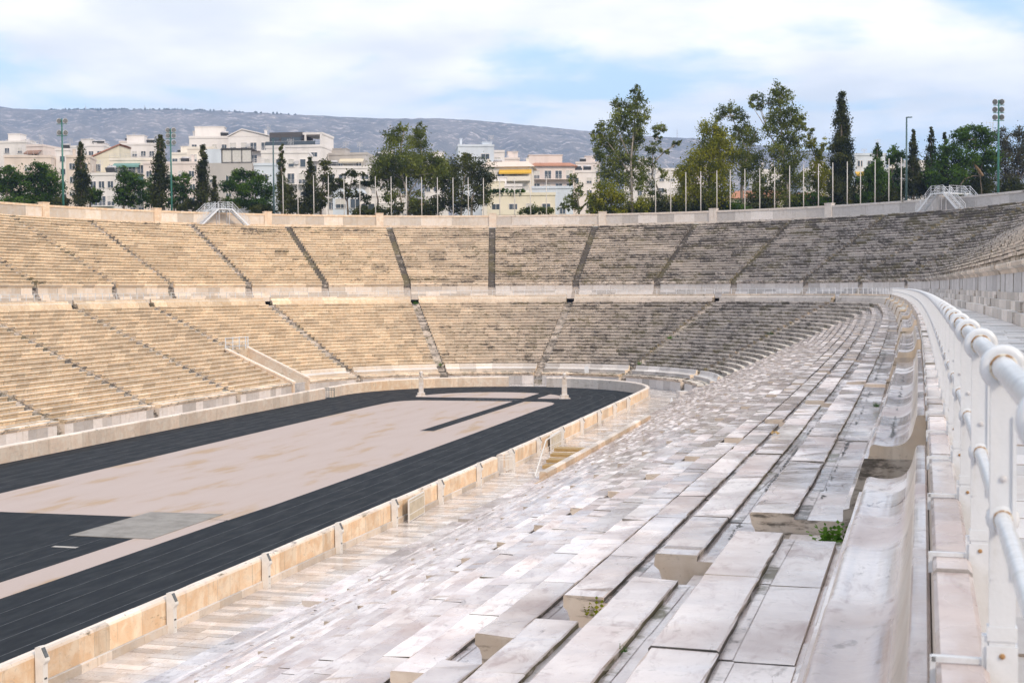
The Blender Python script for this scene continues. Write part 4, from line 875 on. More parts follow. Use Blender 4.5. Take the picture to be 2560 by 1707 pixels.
house(219, 262, 365, 372, 'white house topped by a dark solar heater left of the sloping red roof', 'render_white', 9, 0, 3, 2, roof=[(S, .3), (S, .6), ('hut', .5, 3, 1.)])
house(228, 300, 395, 345, 'yellow house with a sloping red tiled roof and deep balcony', 'render_yellow', 9, -3, 3, 2, 1.0, bal=(0,), gable=('slope', 3.1))
house(306, 392, 362, 365, 'large white block with rooftop clutter left of the second mast', 'render_white', 12, 3, 3, 4, 1.2, roof=[('hut', .35, 4.5, 2.6), (S, .75), ('tank', .55), (A_, .9), (C_, .15), (A_, .25)])
house(276, 386, 400, 325, 'cream house with long balconies and a green awning behind the pines', 'render_cream', 10, 0, 4, 5, .7, bal=(0, 1, 2), awn=[(0, .1, .7, 'awning_green'), (1, .5, .95, 'awning_green')], roof=[('rail', 0)])
house(222, 288, 437, 285, 'small white house with green awning low behind the left pines', 'render_white', 8, -6, 4, 3, .8, bal=(1,), awn=[(2, .5, 1., 'awning_green')], roof=[(A_, .3), (S, .7)])
house(360, 494, 409, 320, 'long salmon coloured house behind the two dark cypresses', 'render_pink', 9, 2, 3, 5, 1.2, roof=[(S, .7), (C_, .85), ('ac', .3)])
house(476, 574, 345, 355, 'tall white block with solar heaters on the roof left of the gabled white block', 'render_white', 12, 4, 4, 4, 1.2, roof=[('hut', .45, 7.5, 3.2), (S, .55), (S, .72), (S, .85), (C_, .05), (A_, .3)])
house(470, 535, 372, 330, 'small beige house front below the tall solar-roofed block', 'render_cream', 8, 0, 4, 2, bal=(0,))
house(572, 676, 342, 345, 'white block with low gable and stacked balconies left of the modern glass house', 'render_white', 13, -5, 4, 4, 1.0, bal=(0, 1, 2), gable=('peak', 1.7, .35, 'render_white'), roof=[(C_, .75), (A_, .85), ('ac', .5)])
hs, w, H = house(513, 632, 408, 300, 'low grey house with a black framed glass sunroom on its roof', 'render_grey', 9, 0, 2, 3, 2.2, cornice=False)
mb = MB(); mb.box((-w*.32, 3, H+1.5), (w*.34, 6, 3.0)); mb.build('roof_room', M['render_blue'], hs, False, True)
sr = MB(); x0, x1 = -w*.13, w*.49
for z in (.1, 2.9): sr.bar((x0, -.05, H+z), (x1, -.05, H+z), .16)
for k in range(4): sr.bar((x0+(x1-x0)*k/3, -.05, H), (x0+(x1-x0)*k/3, -.05, H+2.9), .12)
sr.box(((x0+x1)/2, 2.5, H+3.05), (x1-x0+.4, 5.6, .2)); fr = sr.build('sunroom', M['dark_cladding'], hs, False, True); mb = MB(); mb.box(((x0+x1)/2, .06, H+1.5), (x1-x0-.1, .05, 2.7)); mb.build('blind', M['blind'], fr, False, True)
hs, w, H = house(664, 806, 368, 320, 'modern white block with a dark glazed penthouse', 'render_white', 13, -8, 5, 4, .8, bal=(0,), skipwin=((2, 3), (3, 3)), roof=[('rail', 0)])
mb = MB(); mb.box((-w*.17, 6, H+1.8), (w*.62, 8, 3.6)); ph = mb.build('penthouse', M['dark_cladding'], hs, False, True)
for k in range(3): mb = MB(); mb.box((-w*.38+k*w*.2, 1.97, H+1.3), (w*.17, .08, 2.3)); mb.build('glazing', M['glass'], ph, False, True)
mb = MB(); mb.box((w*.33, 6, H+3.1), (w*.36, 10, .5)); mb.box((w*.48, 6, H+1.5), (.5, 10, 3)); mb.box((w*.2, 1, H+1.5), (.4, .4, 3)); mb.build('roof_frame', M['render_white'], hs, False, True)
mb = MB(); mb.box((-w*.05, -.1, H+.75), (w*.9, .06, 1.0)); mb.build('glass_railing', M['glass'], hs, False, True)
house(655, 772, 382, 300, 'white house with shutters below the modern glazed block', 'render_white', 10, 3, 5, 4, .9, bal=(1,), roof=[('tank', .42), (A_, .6), ('ac', .75), ('rail', 0)], wsize=(1.3, 1.8))
house(636, 690, 413, 285, 'low bluish white house behind the dark lamp post', 'render_blue', 8, 0, 3, 1, 1.4, roof=[('rail', 0)])
house(788, 920, 387, 325, 'grey pink house with long cream awning and solar panel', 'render_grey', 9, -6, 2, 3, .9, awn=[(0, .48, .95, 'awning_cream')], roof=[('hut', .3, 6, 1.6), (A_, .8), (A_, .55)])
house(815, 926, 420, 300, 'white house with solar heater below the cream awning house', 'render_white', 9, 4, 4, 4, .9, bal=(0, 1), roof=[(S, .15), (A_, .9), ('rail', 0)])
house(832, 905, 478, 262, 'low house with a blue window frame behind the flat pine', 'render_blue', 7, 0, 1, 2, .9, wsize=(2.0, 1.9), awn=())
house(900, 1010, 490, 262, 'low white house with blue garage doors behind the trees', 'render_white', 7, 0, 1, 3, .9, wsize=(2.6, 2.))
house(1030, 1062, 515, 258, 'tiny white house with a red tiled roof between the trunks', 'render_white', 6, 0, 1, 1, .6, gable=('hip', 1.1))
house(1146, 1236, 366, 350, 'pale grey tower block right of the big round tree', 'render_blue', 11, 5, 3, 2, 1.4, roof=[(C_, .1), ('hut', .85, 2.4, 1.4), (A_, .95)], wsize=(2.2, 1.5))
house(1226, 1262, 380, 352, 'narrow white balcony block beside the pale grey tower', 'render_white', 10, 0, 4, 1, .9, bal=(0, 1, 2))
house(1205, 1330, 418, 312, 'cream house with a long yellow awning and tiled roof', 'render_cream', 10, -4, 3, 4, .5, bal=(0, 1), awn=[(0, .35, 1., 'awning_yellow')], gable=('hip', 1.3, 0, 'render_beige'), roof=[(S, .3), (C_, .1), (C_, .9)])
house(1328, 1438, 416, 330, 'pink house with terracotta eaves and a setback top floor', 'render_pink', 11, 3, 4, 4, .5, bal=(0, 1), gable=('hip', .9), roof=[('hut', .35, 8.0, 2.8), (S, .45), (A_, .2)])
house(1218, 1388, 487, 268, 'low yellow terrace house with green roof fence by the flagpoles', 'render_yellow', 9, 0, 2, 4, 1.2, bal=(0,), roof=[('rail', 0), ('plants', .55), ('hut', .1, 4, 2.8)])
house(1225, 1305, 465, 285, 'white house with a dark roof pergola behind the terrace house', 'render_white', 8, 0, 2, 3, roof=[('hut', .25, 3.5, 2.), ('ac', .7)])
house(1330, 1432, 470, 290, 'plain bluish white wall house below the terracotta house', 'render_blue', 7, -3, 1, 2, 3.5)
house(1425, 1490, 430, 340, 'white house with dark solar panels left of the slender eucalyptus', 'render_white', 9, 0, 3, 2, roof=[(S, .3), (S, .7)])
house(1610, 1675, 492, 262, 'plain cream house seen under the leaning branch', 'render_cream', 7, 0, 1, 2, 2.)
house(1640, 1720, 425, 345, 'white house glimpsed between slender eucalyptus and yellow-green tree', 'render_white', 9, 0, 3, 3, bal=(1,))
house(1830, 1980, 496, 258, 'low house with a wide red tiled roof behind the flagpoles', 'render_cream', 8, 0, 1, 4, .6, gable=('hip', 1.5))
house(1895, 1960, 428, 330, 'white house with roof chimney seen between the tall trees', 'render_white', 9, 4, 4, 2, bal=(1,), roof=[(C_, .3), (C_, .7)])
house(1980, 2060, 500, 262, 'second low red-roofed house right of the wide one', 'render_white', 7, 0, 1, 3, .6, gable=('hip', 1.4))
house(2136, 2216, 388, 330, 'bluish block with a yellow awning right of the pointed cypress', 'render_blue', 10, 3, 4, 3, .8, bal=(1,), awn=[(1, 0, .8, 'awning_yellow')], roof=[(A_, .85, 4.), (A_, .45, 1.8)])
house(2120, 2200, 470, 270, 'low cream house behind the young trees right of the cypress', 'render_cream', 8, 0, 2, 3, bal=(0,))
house(2262, 2330, 405, 340, 'white house glimpsed behind the two thin right cypresses', 'render_white', 9, 0, 3, 3)
for px0, px1, yt, Z, lab in ((20, 90, 372, 420, 'far white roofline house behind the two leftmost houses'), (176, 232, 368, 430, 'far pale house in the gap left of the sloping red roof'), (300, 345, 356, 440, 'far white stair tower left of the rooftop clutter'), (430, 480, 385, 420, 'far cream house between second mast and solar-roofed block'), (925, 990, 395, 410, 'far white house mostly hidden by the big round tree'), (1062, 1120, 402, 400, 'far pink house behind the dark broad tree'), (1262, 1300, 398, 430, 'far white house between grey tower and pink house'), (1440, 1500, 408, 430, 'far white house left of the slender eucalyptus'), (1560, 1640, 415, 420, 'far white house behind the slender eucalyptus trunk'), (1720, 1800, 430, 400, 'far white house behind the yellow-green tree'), (2010, 2075, 425, 400, 'far white house left of the pointed cypress'), (2225, 2262, 420, 410, 'far white house behind the round-headed pine')):
    house(px0, px1, yt, Z, lab, rnd.choice(['render_white', 'render_white', 'render_cream', 'render_pink']), 10, rnd.uniform(-8, 8), 4, 3, roof=[(rnd.choice([S, 'tank']), .3), (A_, .7), ('hut', .6)], bal=rnd.choice([(0,), (0, 1), ()]))
P = wpt(2480, 500, 300); P.z = 19; r = thing('tv_antenna', P, 'tall thin television antenna behind the dark pines at the right', 'antenna'); h = wpt(2480, 308, 300).z-19; mb = MB(); mb.bar((0, 0, 0), (0, 0, h), .1); mb.build('mast', M['steel'], r, False, True); mb = MB()
for q, L in ((0, 2.6), (-.8, 2.0), (-1.6, 2.4)):
    mb.bar((-L/2, 0, h+q), (L/2, 0, h+q), .06)
    for e in (-.45, -.2, .1, .4): mb.bar((L*e, 0, h+q-.5), (L*e, 0, h+q+.5), .05)
mb.build('aerial', M['steel'], r, False, True)
print('town done')

# ------------------------------------------------------------------ trees
def leaves(mb, lobes, rg, size, dens, clump=.36, flat=1., droop=0.):
    """leaf sprays gathered in clumps through each lobe (centre, rx, ry, rz)"""
    for (c, rx, ry, rz) in lobes:
        n = max(6, int(dens*(rx*rz+rx*ry+ry*rz)/3/(size*size)*40.)); per = 40; nc = max(3, n//per)
        for _ in range(nc):
            d = Vector((rg.gauss(0, 1), rg.gauss(0, 1), rg.gauss(0, 1))).normalized(); q = rg.random()**.42
            cc = c+Vector((d.x*rx, d.y*ry, d.z*rz))*q; ct = rg.random(); cr = clump*1.45*min(rx, rz)*rg.uniform(.6, 1.25)
            for _ in range(per):
                p = cc+Vector((rg.gauss(0, .6)*cr, rg.gauss(0, .6)*cr, rg.gauss(0, .5)*cr*flat-droop*rg.random()*cr))
                nn = (Vector((rg.gauss(0, 1), rg.gauss(0, 1), rg.gauss(0, 1)))*.8+d*.7+Vector((0, 0, .35))).normalized()
                u = nn.cross(Vector((rg.gauss(0, 1), rg.gauss(0, 1), rg.gauss(0, 1)))).normalized(); v = nn.cross(u); s = size*rg.uniform(.55, 1.25)
                mb.quad([p-u*s*.55, p-v*s*.32, p+u*s*.55, p+v*s*.32], (min(1, max(0, .55*ct+.45*rg.random())), 0, 0))
def tree(name, lab, cat, group, lobes, Z, m, trunks, bark='bark', size=.36, dens=1., clump=.36, flat=1., droop=0., zb=21.3, trad=.22):
    rg = random.Random(int(lobes[0][0]*7+lobes[0][1])); k = Z/F; zlist = [Z+rg.uniform(-.5, .5)*1.2*(rx+ry)*k*.6 for (x, y, rx, ry) in lobes]
    bx = trunks[0][0][0] if trunks else lobes[0][0]; B = wpt(bx, 540, Z); B.z = zb
    r = thing(name, B, lab, cat, group); mb = MB(); L = [(wpt(x, y, z), rx*k, (rx+ry)*.5*k, ry*k) for (x, y, rx, ry), z in zip(lobes, zlist)]
    leaves(mb, L, rg, size, dens, clump, flat, droop); mb.build('crown', m, r)
    if trunks:
        mb = MB()
        for path in trunks:
            pts = [wpt(x, y, Z+(rg.uniform(-.6, .6) if i else 0)) for i, (x, y) in enumerate(path)]
            if path[0][1] > 525: pts[0].z = zb-.3
            th = trad*(1 if path[0][1] > 525 else .5); mb.tube(pts, [th*(1-.75*i/(len(pts)-1)) for i in range(len(pts))], 6)
        # twigs reaching into the lobes
        tp = [wpt(x, y, Z) for path in trunks for (x, y) in path[1:]]
        for (c, rx, ry, rz) in L:
            q = min(tp, key=lambda p: (p-c).length+(4 if p.z > c.z else 0)); mb.tube([q, q.lerp(c, .5)+Vector((rg.gauss(0, .2), rg.gauss(0, .2), -.15)), c], [trad*.32, trad*.22, .03], 4, cap=False)
        mb.build('trunk', M[bark], r, True)
    return r
def cypress(lab, x, y0, y1, hwid, Z, m='leaf_cyp', lean=0., sparse=1., name='cypress_tree'):
    rg = random.Random(int(x*11)); lb = []; n = max(6, int((y1-y0)/13))
    for k in range(n):
        f = (k+.5)/n; y = y0+(y1-y0)*f; wd = hwid*min(1, .22+1.25*f)*(1 if f < .8 else 1-.9*(f-.8)); lb.append((x+lean*f+rg.uniform(-.22, .22)*wd, y, max(3.5, wd*rg.uniform(.75, 1.1)), (y1-y0)/n*.95))
    lb.insert(0, (x, y0+5, 3, 9))
    return tree(name, lab, 'cypress', 'cypresses behind the top wall', lb, Z, M[m], [[(x+lean, 545), (x+lean*.5, (y0+y1)/2), (x, y0+12)]], 'bark', .34, 2.2*sparse, .5, 1.3, trad=.20)
PG, EG, BG = 'pines behind the top wall', 'eucalyptus trees behind the top wall', 'small trees behind the top wall'
pine = lambda lab, lobes, Z, tr, m='leaf_pine', d=1.7, g=PG, sz=.38: tree('pine_tree', lab, 'pine', g, lobes, Z, M[m], tr, 'bark', sz, d, .42, .75)
pine('bright green pine cut by the left picture edge', [(20, 440, 30, 22), (45, 452, 25, 18), (8, 468, 30, 20), (45, 485, 25, 15), (15, 420, 18, 12)], 225, [[(12, 540), (15, 490), (22, 445)], [(15, 490), (45, 460)]])
pine('broad dark green pine left of the first floodlight mast', [(95, 418, 25, 18), (110, 445, 35, 25), (130, 470, 25, 30), (85, 478, 25, 20), (105, 500, 42, 14), (75, 450, 18, 20)], 228, [[(105, 540), (105, 490), (100, 430)]])
cypress('dark cypress right of the first floodlight mast', 203, 358, 512, 19, 222)
pine('low bright pine at the foot of the left cypress', [(228, 480, 18, 14), (245, 488, 14, 12), (215, 495, 20, 14), (235, 500, 16, 12)], 226, [[(222, 540), (226, 500), (232, 484)]])
pine('pine of medium height between the two big left cypresses', [(305, 435, 14, 18), (325, 448, 25, 22), (345, 468, 18, 22), (310, 478, 20, 22), (328, 500, 26, 15), (300, 500, 14, 15)], 226, [[(308, 540), (310, 490), (318, 440)], [(310, 495), (340, 470)]])
cypress('tallest left cypress, beside the second floodlight mast', 400, 340, 520, 22, 222)
pine('green bush pine behind the second floodlight mast', [(378, 460, 18, 20), (372, 490, 16, 20), (434, 455, 16, 18), (438, 480, 14, 22), (430, 505, 18, 14), (385, 510, 22, 12)], 232, [[(380, 540), (378, 480)], [(436, 540), (434, 470)]])
pine('slim pine between second mast and third cypress', [(462, 448, 13, 16), (464, 470, 15, 18), (460, 495, 14, 16)], 230, [[(465, 540), (464, 480), (462, 450)]])
cypress('third cypress, above the left footbridge', 507, 365, 512, 17, 223)
cypress('small brownish cypress beside the third one', 536, 438, 518, 9, 224)
pine('wide light green pine behind the left footbridge', [(600, 440, 28, 16), (640, 446, 28, 16), (575, 466, 25, 18), (620, 472, 38, 22), (665, 478, 22, 22), (585, 505, 40, 15), (640, 508, 45, 15)], 230, [[(585, 540), (592, 500), (600, 450)], [(640, 540), (638, 500), (645, 455)], [(668, 540), (664, 490)]])
cypress('thin brown cypress behind the first flagpole', 704, 363, 530, 11, 222, 'leaf_dark')
pine('small dark pine right of the thin cypress', [(718, 475, 18, 18), (732, 500, 18, 22), (722, 515, 22, 14)], 226, [[(725, 545), (724, 500), (720, 480)]], 'leaf_dark')
cypress('stout dark cypress behind the third flagpole', 778, 400, 530, 20, 224)
pine('reddish green tree right of the stout dark cypress', [(812, 415, 13, 16), (815, 440, 20, 20), (825, 470, 14, 18), (803, 492, 18, 22), (800, 515, 15, 12)], 226, [[(800, 545), (803, 490), (812, 425)]], 'leaf_dark')
pine('flat-topped pine with bare stems left of the big round tree', [(880, 438, 28, 12), (850, 458, 25, 11), (905, 462, 26, 13), (870, 485, 38, 12), (838, 470, 14, 14), (912, 500, 12, 18)], 226, [[(872, 545), (868, 500), (880, 445)], [(912, 545), (911, 505)], [(942, 545), (945, 500), (938, 470)], [(868, 505), (845, 465)]], 'leaf_dark', 1.1)
tree('eucalyptus_tree', 'big round-headed eucalyptus in the middle', 'eucalyptus', EG, [(985, 342, 30, 28), (1003, 318, 14, 14), (1050, 322, 14, 18), (1040, 355, 26, 36), (1000, 395, 50, 38), (955, 420, 34, 38), (1060, 408, 44, 38), (1098, 412, 24, 34), (938, 445, 20, 22), (990, 452, 48, 28), (1080, 448, 44, 24), (1105, 430, 22, 36), (975, 488, 24, 18), (1040, 495, 30, 22), (960, 405, 25, 25), (1020, 425, 40, 25)], 224, M['leaf_euc'], [[(1022, 545), (1020, 490), (1005, 440), (1000, 380), (1010, 330)], [(1020, 485), (1060, 430), (1050, 350)], [(1005, 450), (960, 415)], [(1005, 520), (1000, 480), (975, 450)]], 'barkpale', .34, 1.15, .30, 1., .5, trad=.3)
tree('eucalyptus_tree', 'dark olive broad tree right of the big round one', 'eucalyptus', EG, [(1150, 420, 30, 28), (1190, 430, 34, 34), (1130, 468, 38, 36), (1200, 470, 28, 42), (1222, 448, 18, 13), (1150, 510, 48, 22), (1095, 508, 34, 22), (1165, 398, 22, 16), (1210, 500, 20, 20)], 226, M['leaf_dark'], [[(1150, 545), (1155, 490), (1165, 420)], [(1180, 545), (1178, 500), (1195, 450)], [(1155, 500), (1120, 460)]], 'barkpale', .34, 1.15, .32, trad=.25)
pine('small round bush under the big round tree', [(1000, 520, 24, 14), (985, 530, 18, 10), (1032, 522, 12, 12)], 222, [[(1000, 548), (1000, 525)]], 'leaf_dark', 1.2, BG)
tree('small_tree', 'light olive tree left of the little palm', 'tree', BG, [(1432, 450, 13, 16), (1445, 478, 14, 20), (1425, 500, 18, 16), (1412, 518, 22, 10), (1440, 515, 22, 12)], 224, M['leaf_euc'], [[(1450, 545), (1445, 500), (1435, 455)]], 'barkpale', .32, 1.0, .3)
def palm(lab, x, y, Z):
    B = wpt(x, 540, Z); B.z = 21.3; c = wpt(x, y, Z); r = thing('palm_tree', B, lab, 'palm'); rg = random.Random(4); mb = MB(); mb.tube([B, B.lerp(c, .6)+Vector((.1, 0, 0)), c], [.3, .26, .2], 8); mb.build('trunk', M['bark'], r, True); mb = MB()
    for k in range(34):
        a = rg.random()*6.283; el = rg.uniform(-.5, 1.35); L = rg.uniform(2.2, 3.2); d = Vector((math.cos(a)*math.cos(el), math.sin(a)*math.cos(el), math.sin(el))); sd = Vector((-math.sin(a), math.cos(a), 0)); P0 = c.copy()
        for j in range(6):
            f = (j+1)/6; P1 = c+d*L*f+Vector((0, 0, -1.5*f*f)); wd = .3*(1-abs(f-.45)); mb.quad([P0-sd*wd, P1-sd*wd*.8+Vector((0, 0, -.12)), P1, P0], (rg.random(), 0, 0)); mb.quad([P0, P1, P1+sd*wd*.8+Vector((0, 0, -.12)), P0+sd*wd], (rg.random(), 0, 0)); P0 = P1
    mb.build('crown', M['leaf_yel'], r); return r
palm('little fan of palm fronds left of the slender eucalyptus', 1478, 500, 221)
tree('eucalyptus_tree', 'slender tall eucalyptus with a dense narrow crown', 'eucalyptus', EG, [(1592, 228, 14, 16), (1598, 250, 18, 22), (1578, 262, 22, 22), (1545, 258, 15, 22), (1605, 285, 20, 28), (1560, 290, 32, 26), (1590, 318, 28, 26), (1540, 315, 30, 26), (1500, 318, 14, 22), (1490, 345, 20, 18), (1525, 355, 36, 28), (1578, 355, 28, 28), (1600, 340, 14, 18), (1545, 395, 40, 28), (1500, 385, 18, 24), (1590, 410, 22, 32), (1515, 430, 28, 30), (1560, 445, 30, 28), (1600, 455, 16, 22)], 222, M['leaf_euc'], [[(1581, 545), (1579, 470), (1577, 400), (1585, 320), (1590, 250)], [(1579, 440), (1530, 370), (1500, 330)], [(1577, 400), (1545, 330), (1545, 270)], [(1580, 360), (1605, 300)]], 'barkpale', .32, 1.0, .30, 1., .5, trad=.26)
tree('small_tree', 'shaggy yellow-green tree at the foot of the slender eucalyptus', 'tree', BG, [(1520, 475, 34, 26), (1545, 500, 30, 28), (1500, 510, 26, 24), (1530, 528, 45, 14), (1605, 515, 22, 24), (1480, 530, 18, 10)], 220, M['leaf_yel'], [[(1530, 545), (1528, 500), (1522, 480)]], 'bark', .32, 1.2, .34)
tree('eucalyptus_tree', 'thin leaning tree with open branches right of the slender eucalyptus', 'eucalyptus', EG, [(1642, 322, 16, 16), (1660, 318, 12, 12), (1645, 345, 13, 12), (1628, 368, 20, 18), (1690, 360, 15, 10), (1698, 352, 8, 9), (1665, 378, 14, 9), (1632, 405, 18, 18), (1650, 425, 12, 10), (1612, 440, 18, 20), (1660, 440, 15, 12), (1625, 470, 20, 18), (1655, 490, 18, 18)], 226, M['leaf_euc'], [[(1672, 548), (1655, 495), (1630, 440), (1640, 400), (1662, 380), (1692, 358)], [(1630, 440), (1632, 380), (1648, 325)], [(1636, 548), (1630, 500), (1612, 450)]], 'barkpale', .30, .85, .28, 1., .4, trad=.2)
tree('eucalyptus_tree', 'yellow-green bushy tree left of the forked pale trunk', 'eucalyptus', EG, [(1770, 322, 26, 24), (1800, 335, 24, 24), (1785, 355, 40, 32), (1815, 390, 28, 40), (1760, 390, 34, 40), (1730, 415, 30, 34), (1705, 440, 24, 30), (1785, 430, 40, 34), (1725, 475, 40, 30), (1790, 475, 44, 34), (1700, 500, 26, 24), (1760, 510, 40, 22)], 224, M['leaf_yel'], [[(1775, 545), (1772, 470), (1775, 380), (1775, 335)], [(1760, 548), (1745, 500), (1728, 440)], [(1772, 450), (1810, 390)]], 'bark', .33, 1.2, .33, 1., .6, trad=.22)
tree('eucalyptus_tree', 'eucalyptus with a pale forked trunk and open rounded head', 'eucalyptus', EG, [(1795, 290, 16, 18), (1825, 272, 24, 16), (1850, 290, 26, 18), (1860, 320, 28, 22), (1838, 335, 18, 18), (1875, 345, 26, 26), (1850, 380, 28, 30), (1885, 400, 28, 38), (1905, 450, 24, 36), (1860, 430, 24, 28), (1890, 490, 30, 30)], 225, M['leaf_euc'], [[(1855, 548), (1854, 470), (1858, 420), (1872, 380), (1850, 345), (1830, 290)], [(1858, 420), (1880, 360), (1895, 320)], [(1868, 388), (1885, 400)]], 'barkpale', .33, 1.0, .30, 1., .5, trad=.28)
tree('eucalyptus_tree', 'tallest leafy eucalyptus left of the pointed cypress', 'eucalyptus', EG, [(1892, 245, 18, 16), (1878, 262, 12, 12), (1900, 268, 14, 14), (1945, 222, 20, 18), (1962, 240, 22, 20), (1935, 255, 22, 22), (1975, 275, 26, 24), (1940, 290, 30, 24), (2000, 295, 18, 18), (1975, 312, 32, 24), (2008, 312, 12, 18), (1925, 322, 22, 22), (1965, 345, 34, 24), (1998, 350, 16, 22), (1945, 375, 28, 28), (1985, 385, 28, 26), (1960, 420, 36, 30), (1990, 450, 28, 30), (1945, 465, 30, 34), (1975, 500, 38, 26)], 223, M['leaf_euc'], [[(1972, 545), (1968, 460), (1958, 390), (1952, 310), (1948, 240)], [(1960, 400), (1920, 330), (1895, 260)], [(1958, 380), (1990, 330), (1995, 300)], [(1966, 450), (1988, 400)]], 'barkpale', .33, 1.0, .30, 1., .5, trad=.28)
tree('small_tree', 'light green slender tree between tallest eucalyptus and pointed cypress', 'tree', BG, [(2032, 335, 12, 18), (2028, 365, 18, 22), (2045, 380, 12, 20), (2062, 365, 12, 18), (2045, 410, 24, 26), (2035, 445, 28, 30), (2060, 440, 20, 30), (2045, 490, 30, 28)], 228, M['leaf_yel'], [[(2040, 548), (2042, 480), (2040, 400), (2032, 345)]], 'bark', .32, .95, .32)
cypress('tall pointed dark cypress at the right', 2104, 233, 520, 34, 220)
pine('low green tree left of the pointed cypress', [(2030, 500, 26, 20), (2060, 505, 24, 20), (2010, 515, 26, 14), (2050, 525, 40, 10)], 222, [[(2045, 548), (2045, 505)]], 'leaf_pine', 1.2, BG)
pine('dark low tree at the right foot of the pointed cypress', [(2145, 470, 22, 24), (2140, 500, 28, 22), (2165, 495, 20, 20)], 224, [[(2150, 548), (2148, 490)]], 'leaf_dark', 1.3, BG)
cypress('young spiky fir-like tree right of the pointed cypress', 2193, 362, 470, 20, 224, 'leaf_pine', sparse=.7, name='fir_tree')
pine('bushy young pine under the spiky fir', [(2180, 425, 22, 20), (2200, 445, 22, 22), (2170, 455, 22, 22), (2195, 478, 26, 22), (2165, 495, 20, 20)], 222, [[(2190, 548), (2186, 480), (2190, 430)]])
pine('round-headed pine left of the right lamp post', [(2235, 382, 18, 14), (2250, 392, 18, 14), (2225, 402, 14, 12), (2245, 425, 18, 22), (2228, 455, 22, 26), (2250, 470, 18, 26), (2235, 500, 26, 16)], 225, [[(2252, 548), (2240, 480), (2228, 440), (2236, 390)]])
cypress('thin cypress just right of the lamp post', 2284, 326, 480, 15, 222)
cypress('ragged sparse conifer right of the thin cypress', 2328, 322, 470, 18, 224, 'leaf_cyp', sparse=.55, name='fir_tree')
cypress('dark pointed top rising left of the big dark pine', 2361, 336, 460, 12, 228)
pine('big dark umbrella pine behind the right footbridge', [(2418, 325, 30, 14), (2452, 335, 28, 20), (2400, 345, 28, 18), (2435, 360, 36, 20), (2475, 345, 18, 20), (2378, 378, 34, 22), (2412, 398, 44, 26), (2350, 405, 24, 26), (2455, 410, 38, 36), (2385, 435, 46, 26), (2480, 400, 18, 36), (2340, 440, 26, 26)], 220, [[(2458, 520), (2450, 440), (2430, 405), (2440, 350)], [(2436, 412), (2395, 392), (2365, 400)], [(2434, 410), (2370, 418)], [(2450, 430), (2465, 380)]], 'leaf_pine', 1.25)
mb = MB(); mb.tube([wpt(2457, 440, 218.6), wpt(2447, 425, 218.5), wpt(2432, 406, 218.4)], [.2, .2, .08], 6); o = tag(mb.build('broken_branch', plain('raw_wood', (.26, .165, .09), .8)), 'pale torn branch hanging in the big dark pine', 'branch')
mb = MB(); mb.tube([wpt(2402, 462, 217.6), wpt(2412, 447, 217.5), wpt(2436, 439, 217.4)], [.1, .13, .05], 6); tag(mb.build('broken_branch', M['bark']), 'short broken branch above the right footbridge', 'branch')
tree('small_tree', 'grey-green tree behind the right floodlight mast', 'tree', BG, [(2505, 340, 20, 20), (2515, 372, 24, 26), (2500, 405, 26, 28), (2520, 440, 26, 26)], 226, M['leaf_grey'], [[(2515, 520), (2512, 440), (2506, 350)]], 'bark', .30, 1.1, .32)
tree('small_tree', 'grey-brown tree cut by the right picture edge', 'tree', BG, [(2545, 338, 20, 20), (2560, 365, 26, 26), (2540, 395, 26, 28), (2565, 420, 26, 28)], 226, M['leaf_grey'], [[(2540, 520), (2545, 440), (2546, 345)], [(2545, 460), (2570, 410)]], 'bark', .30, 1.1, .32)
for i, (x, y, rx, ry, mm, lab) in enumerate([(2300, 460, 40, 32, 'leaf_dark', 'dark bush left of the right footbridge'), (2370, 468, 46, 34, 'leaf_dark', 'dark undergrowth bush behind the right footbridge'), (2440, 462, 44, 36, 'leaf_dark', 'dark bush between footbridge and right floodlight mast'), (2530, 470, 40, 22, 'leaf_dark', 'dark bush by the grass bank at the right'), (2110, 515, 34, 16, 'leaf_dark', 'dark bush at the foot of the pointed cypress'), (1830, 520, 40, 18, 'leaf_pine', 'green bush before the red-roofed house'), (1700, 522, 40, 16, 'leaf_dark', 'dark bush under the yellow-green tree'), (150, 505, 30, 14, 'leaf_dark', 'dark bush at the foot of the first floodlight mast'), (470, 515, 40, 12, 'leaf_dark', 'dark bush left of the left footbridge'), (760, 522, 40, 12, 'leaf_dark', 'dark bush by the third flagpole'), (40, 508, 50, 14, 'leaf_pine', 'low green bush at the far left end of the wall'), (560, 518, 40, 14, 'leaf_dark', 'dark bush right behind the left footbridge'), (660, 525, 34, 12, 'leaf_dark', 'dark bush at the dark lamp post'), (920, 528, 44, 14, 'leaf_dark', 'dark bush left of the big tree trunk'), (1060, 525, 40, 18, 'leaf_dark', 'dark bush under the right half of the big round tree'), (1590, 525, 44, 18, 'leaf_dark', 'dark bush at the foot of the slender eucalyptus trunk'), (1650, 515, 36, 22, 'leaf_dark', 'dark bush under the leaning tree'), (1770, 512, 50, 26, 'leaf_dark', 'dark bush at the foot of the yellow-green tree'), (1900, 512, 40, 22, 'leaf_dark', 'dark bush left of the tallest eucalyptus trunk'), (2000, 505, 36, 24, 'leaf_dark', 'dark bush right of the tallest eucalyptus trunk'), (2215, 495, 44, 22, 'leaf_dark', 'dark bush under the round-headed pine'), (1340, 525, 40, 10, 'leaf_euc', 'low shrub right of the terrace house')]):
    tree('bush', lab, 'bush', 'bushes behind the top wall', [(x, y, rx, ry), (x-rx*.5, y+ry*.4, rx*.6, ry*.7), (x+rx*.5, y+ry*.3, rx*.6, ry*.7)], 224, M[mm], [], 'bark', .32, 1.5, .4)
mb = MB(); rg = random.Random(8)
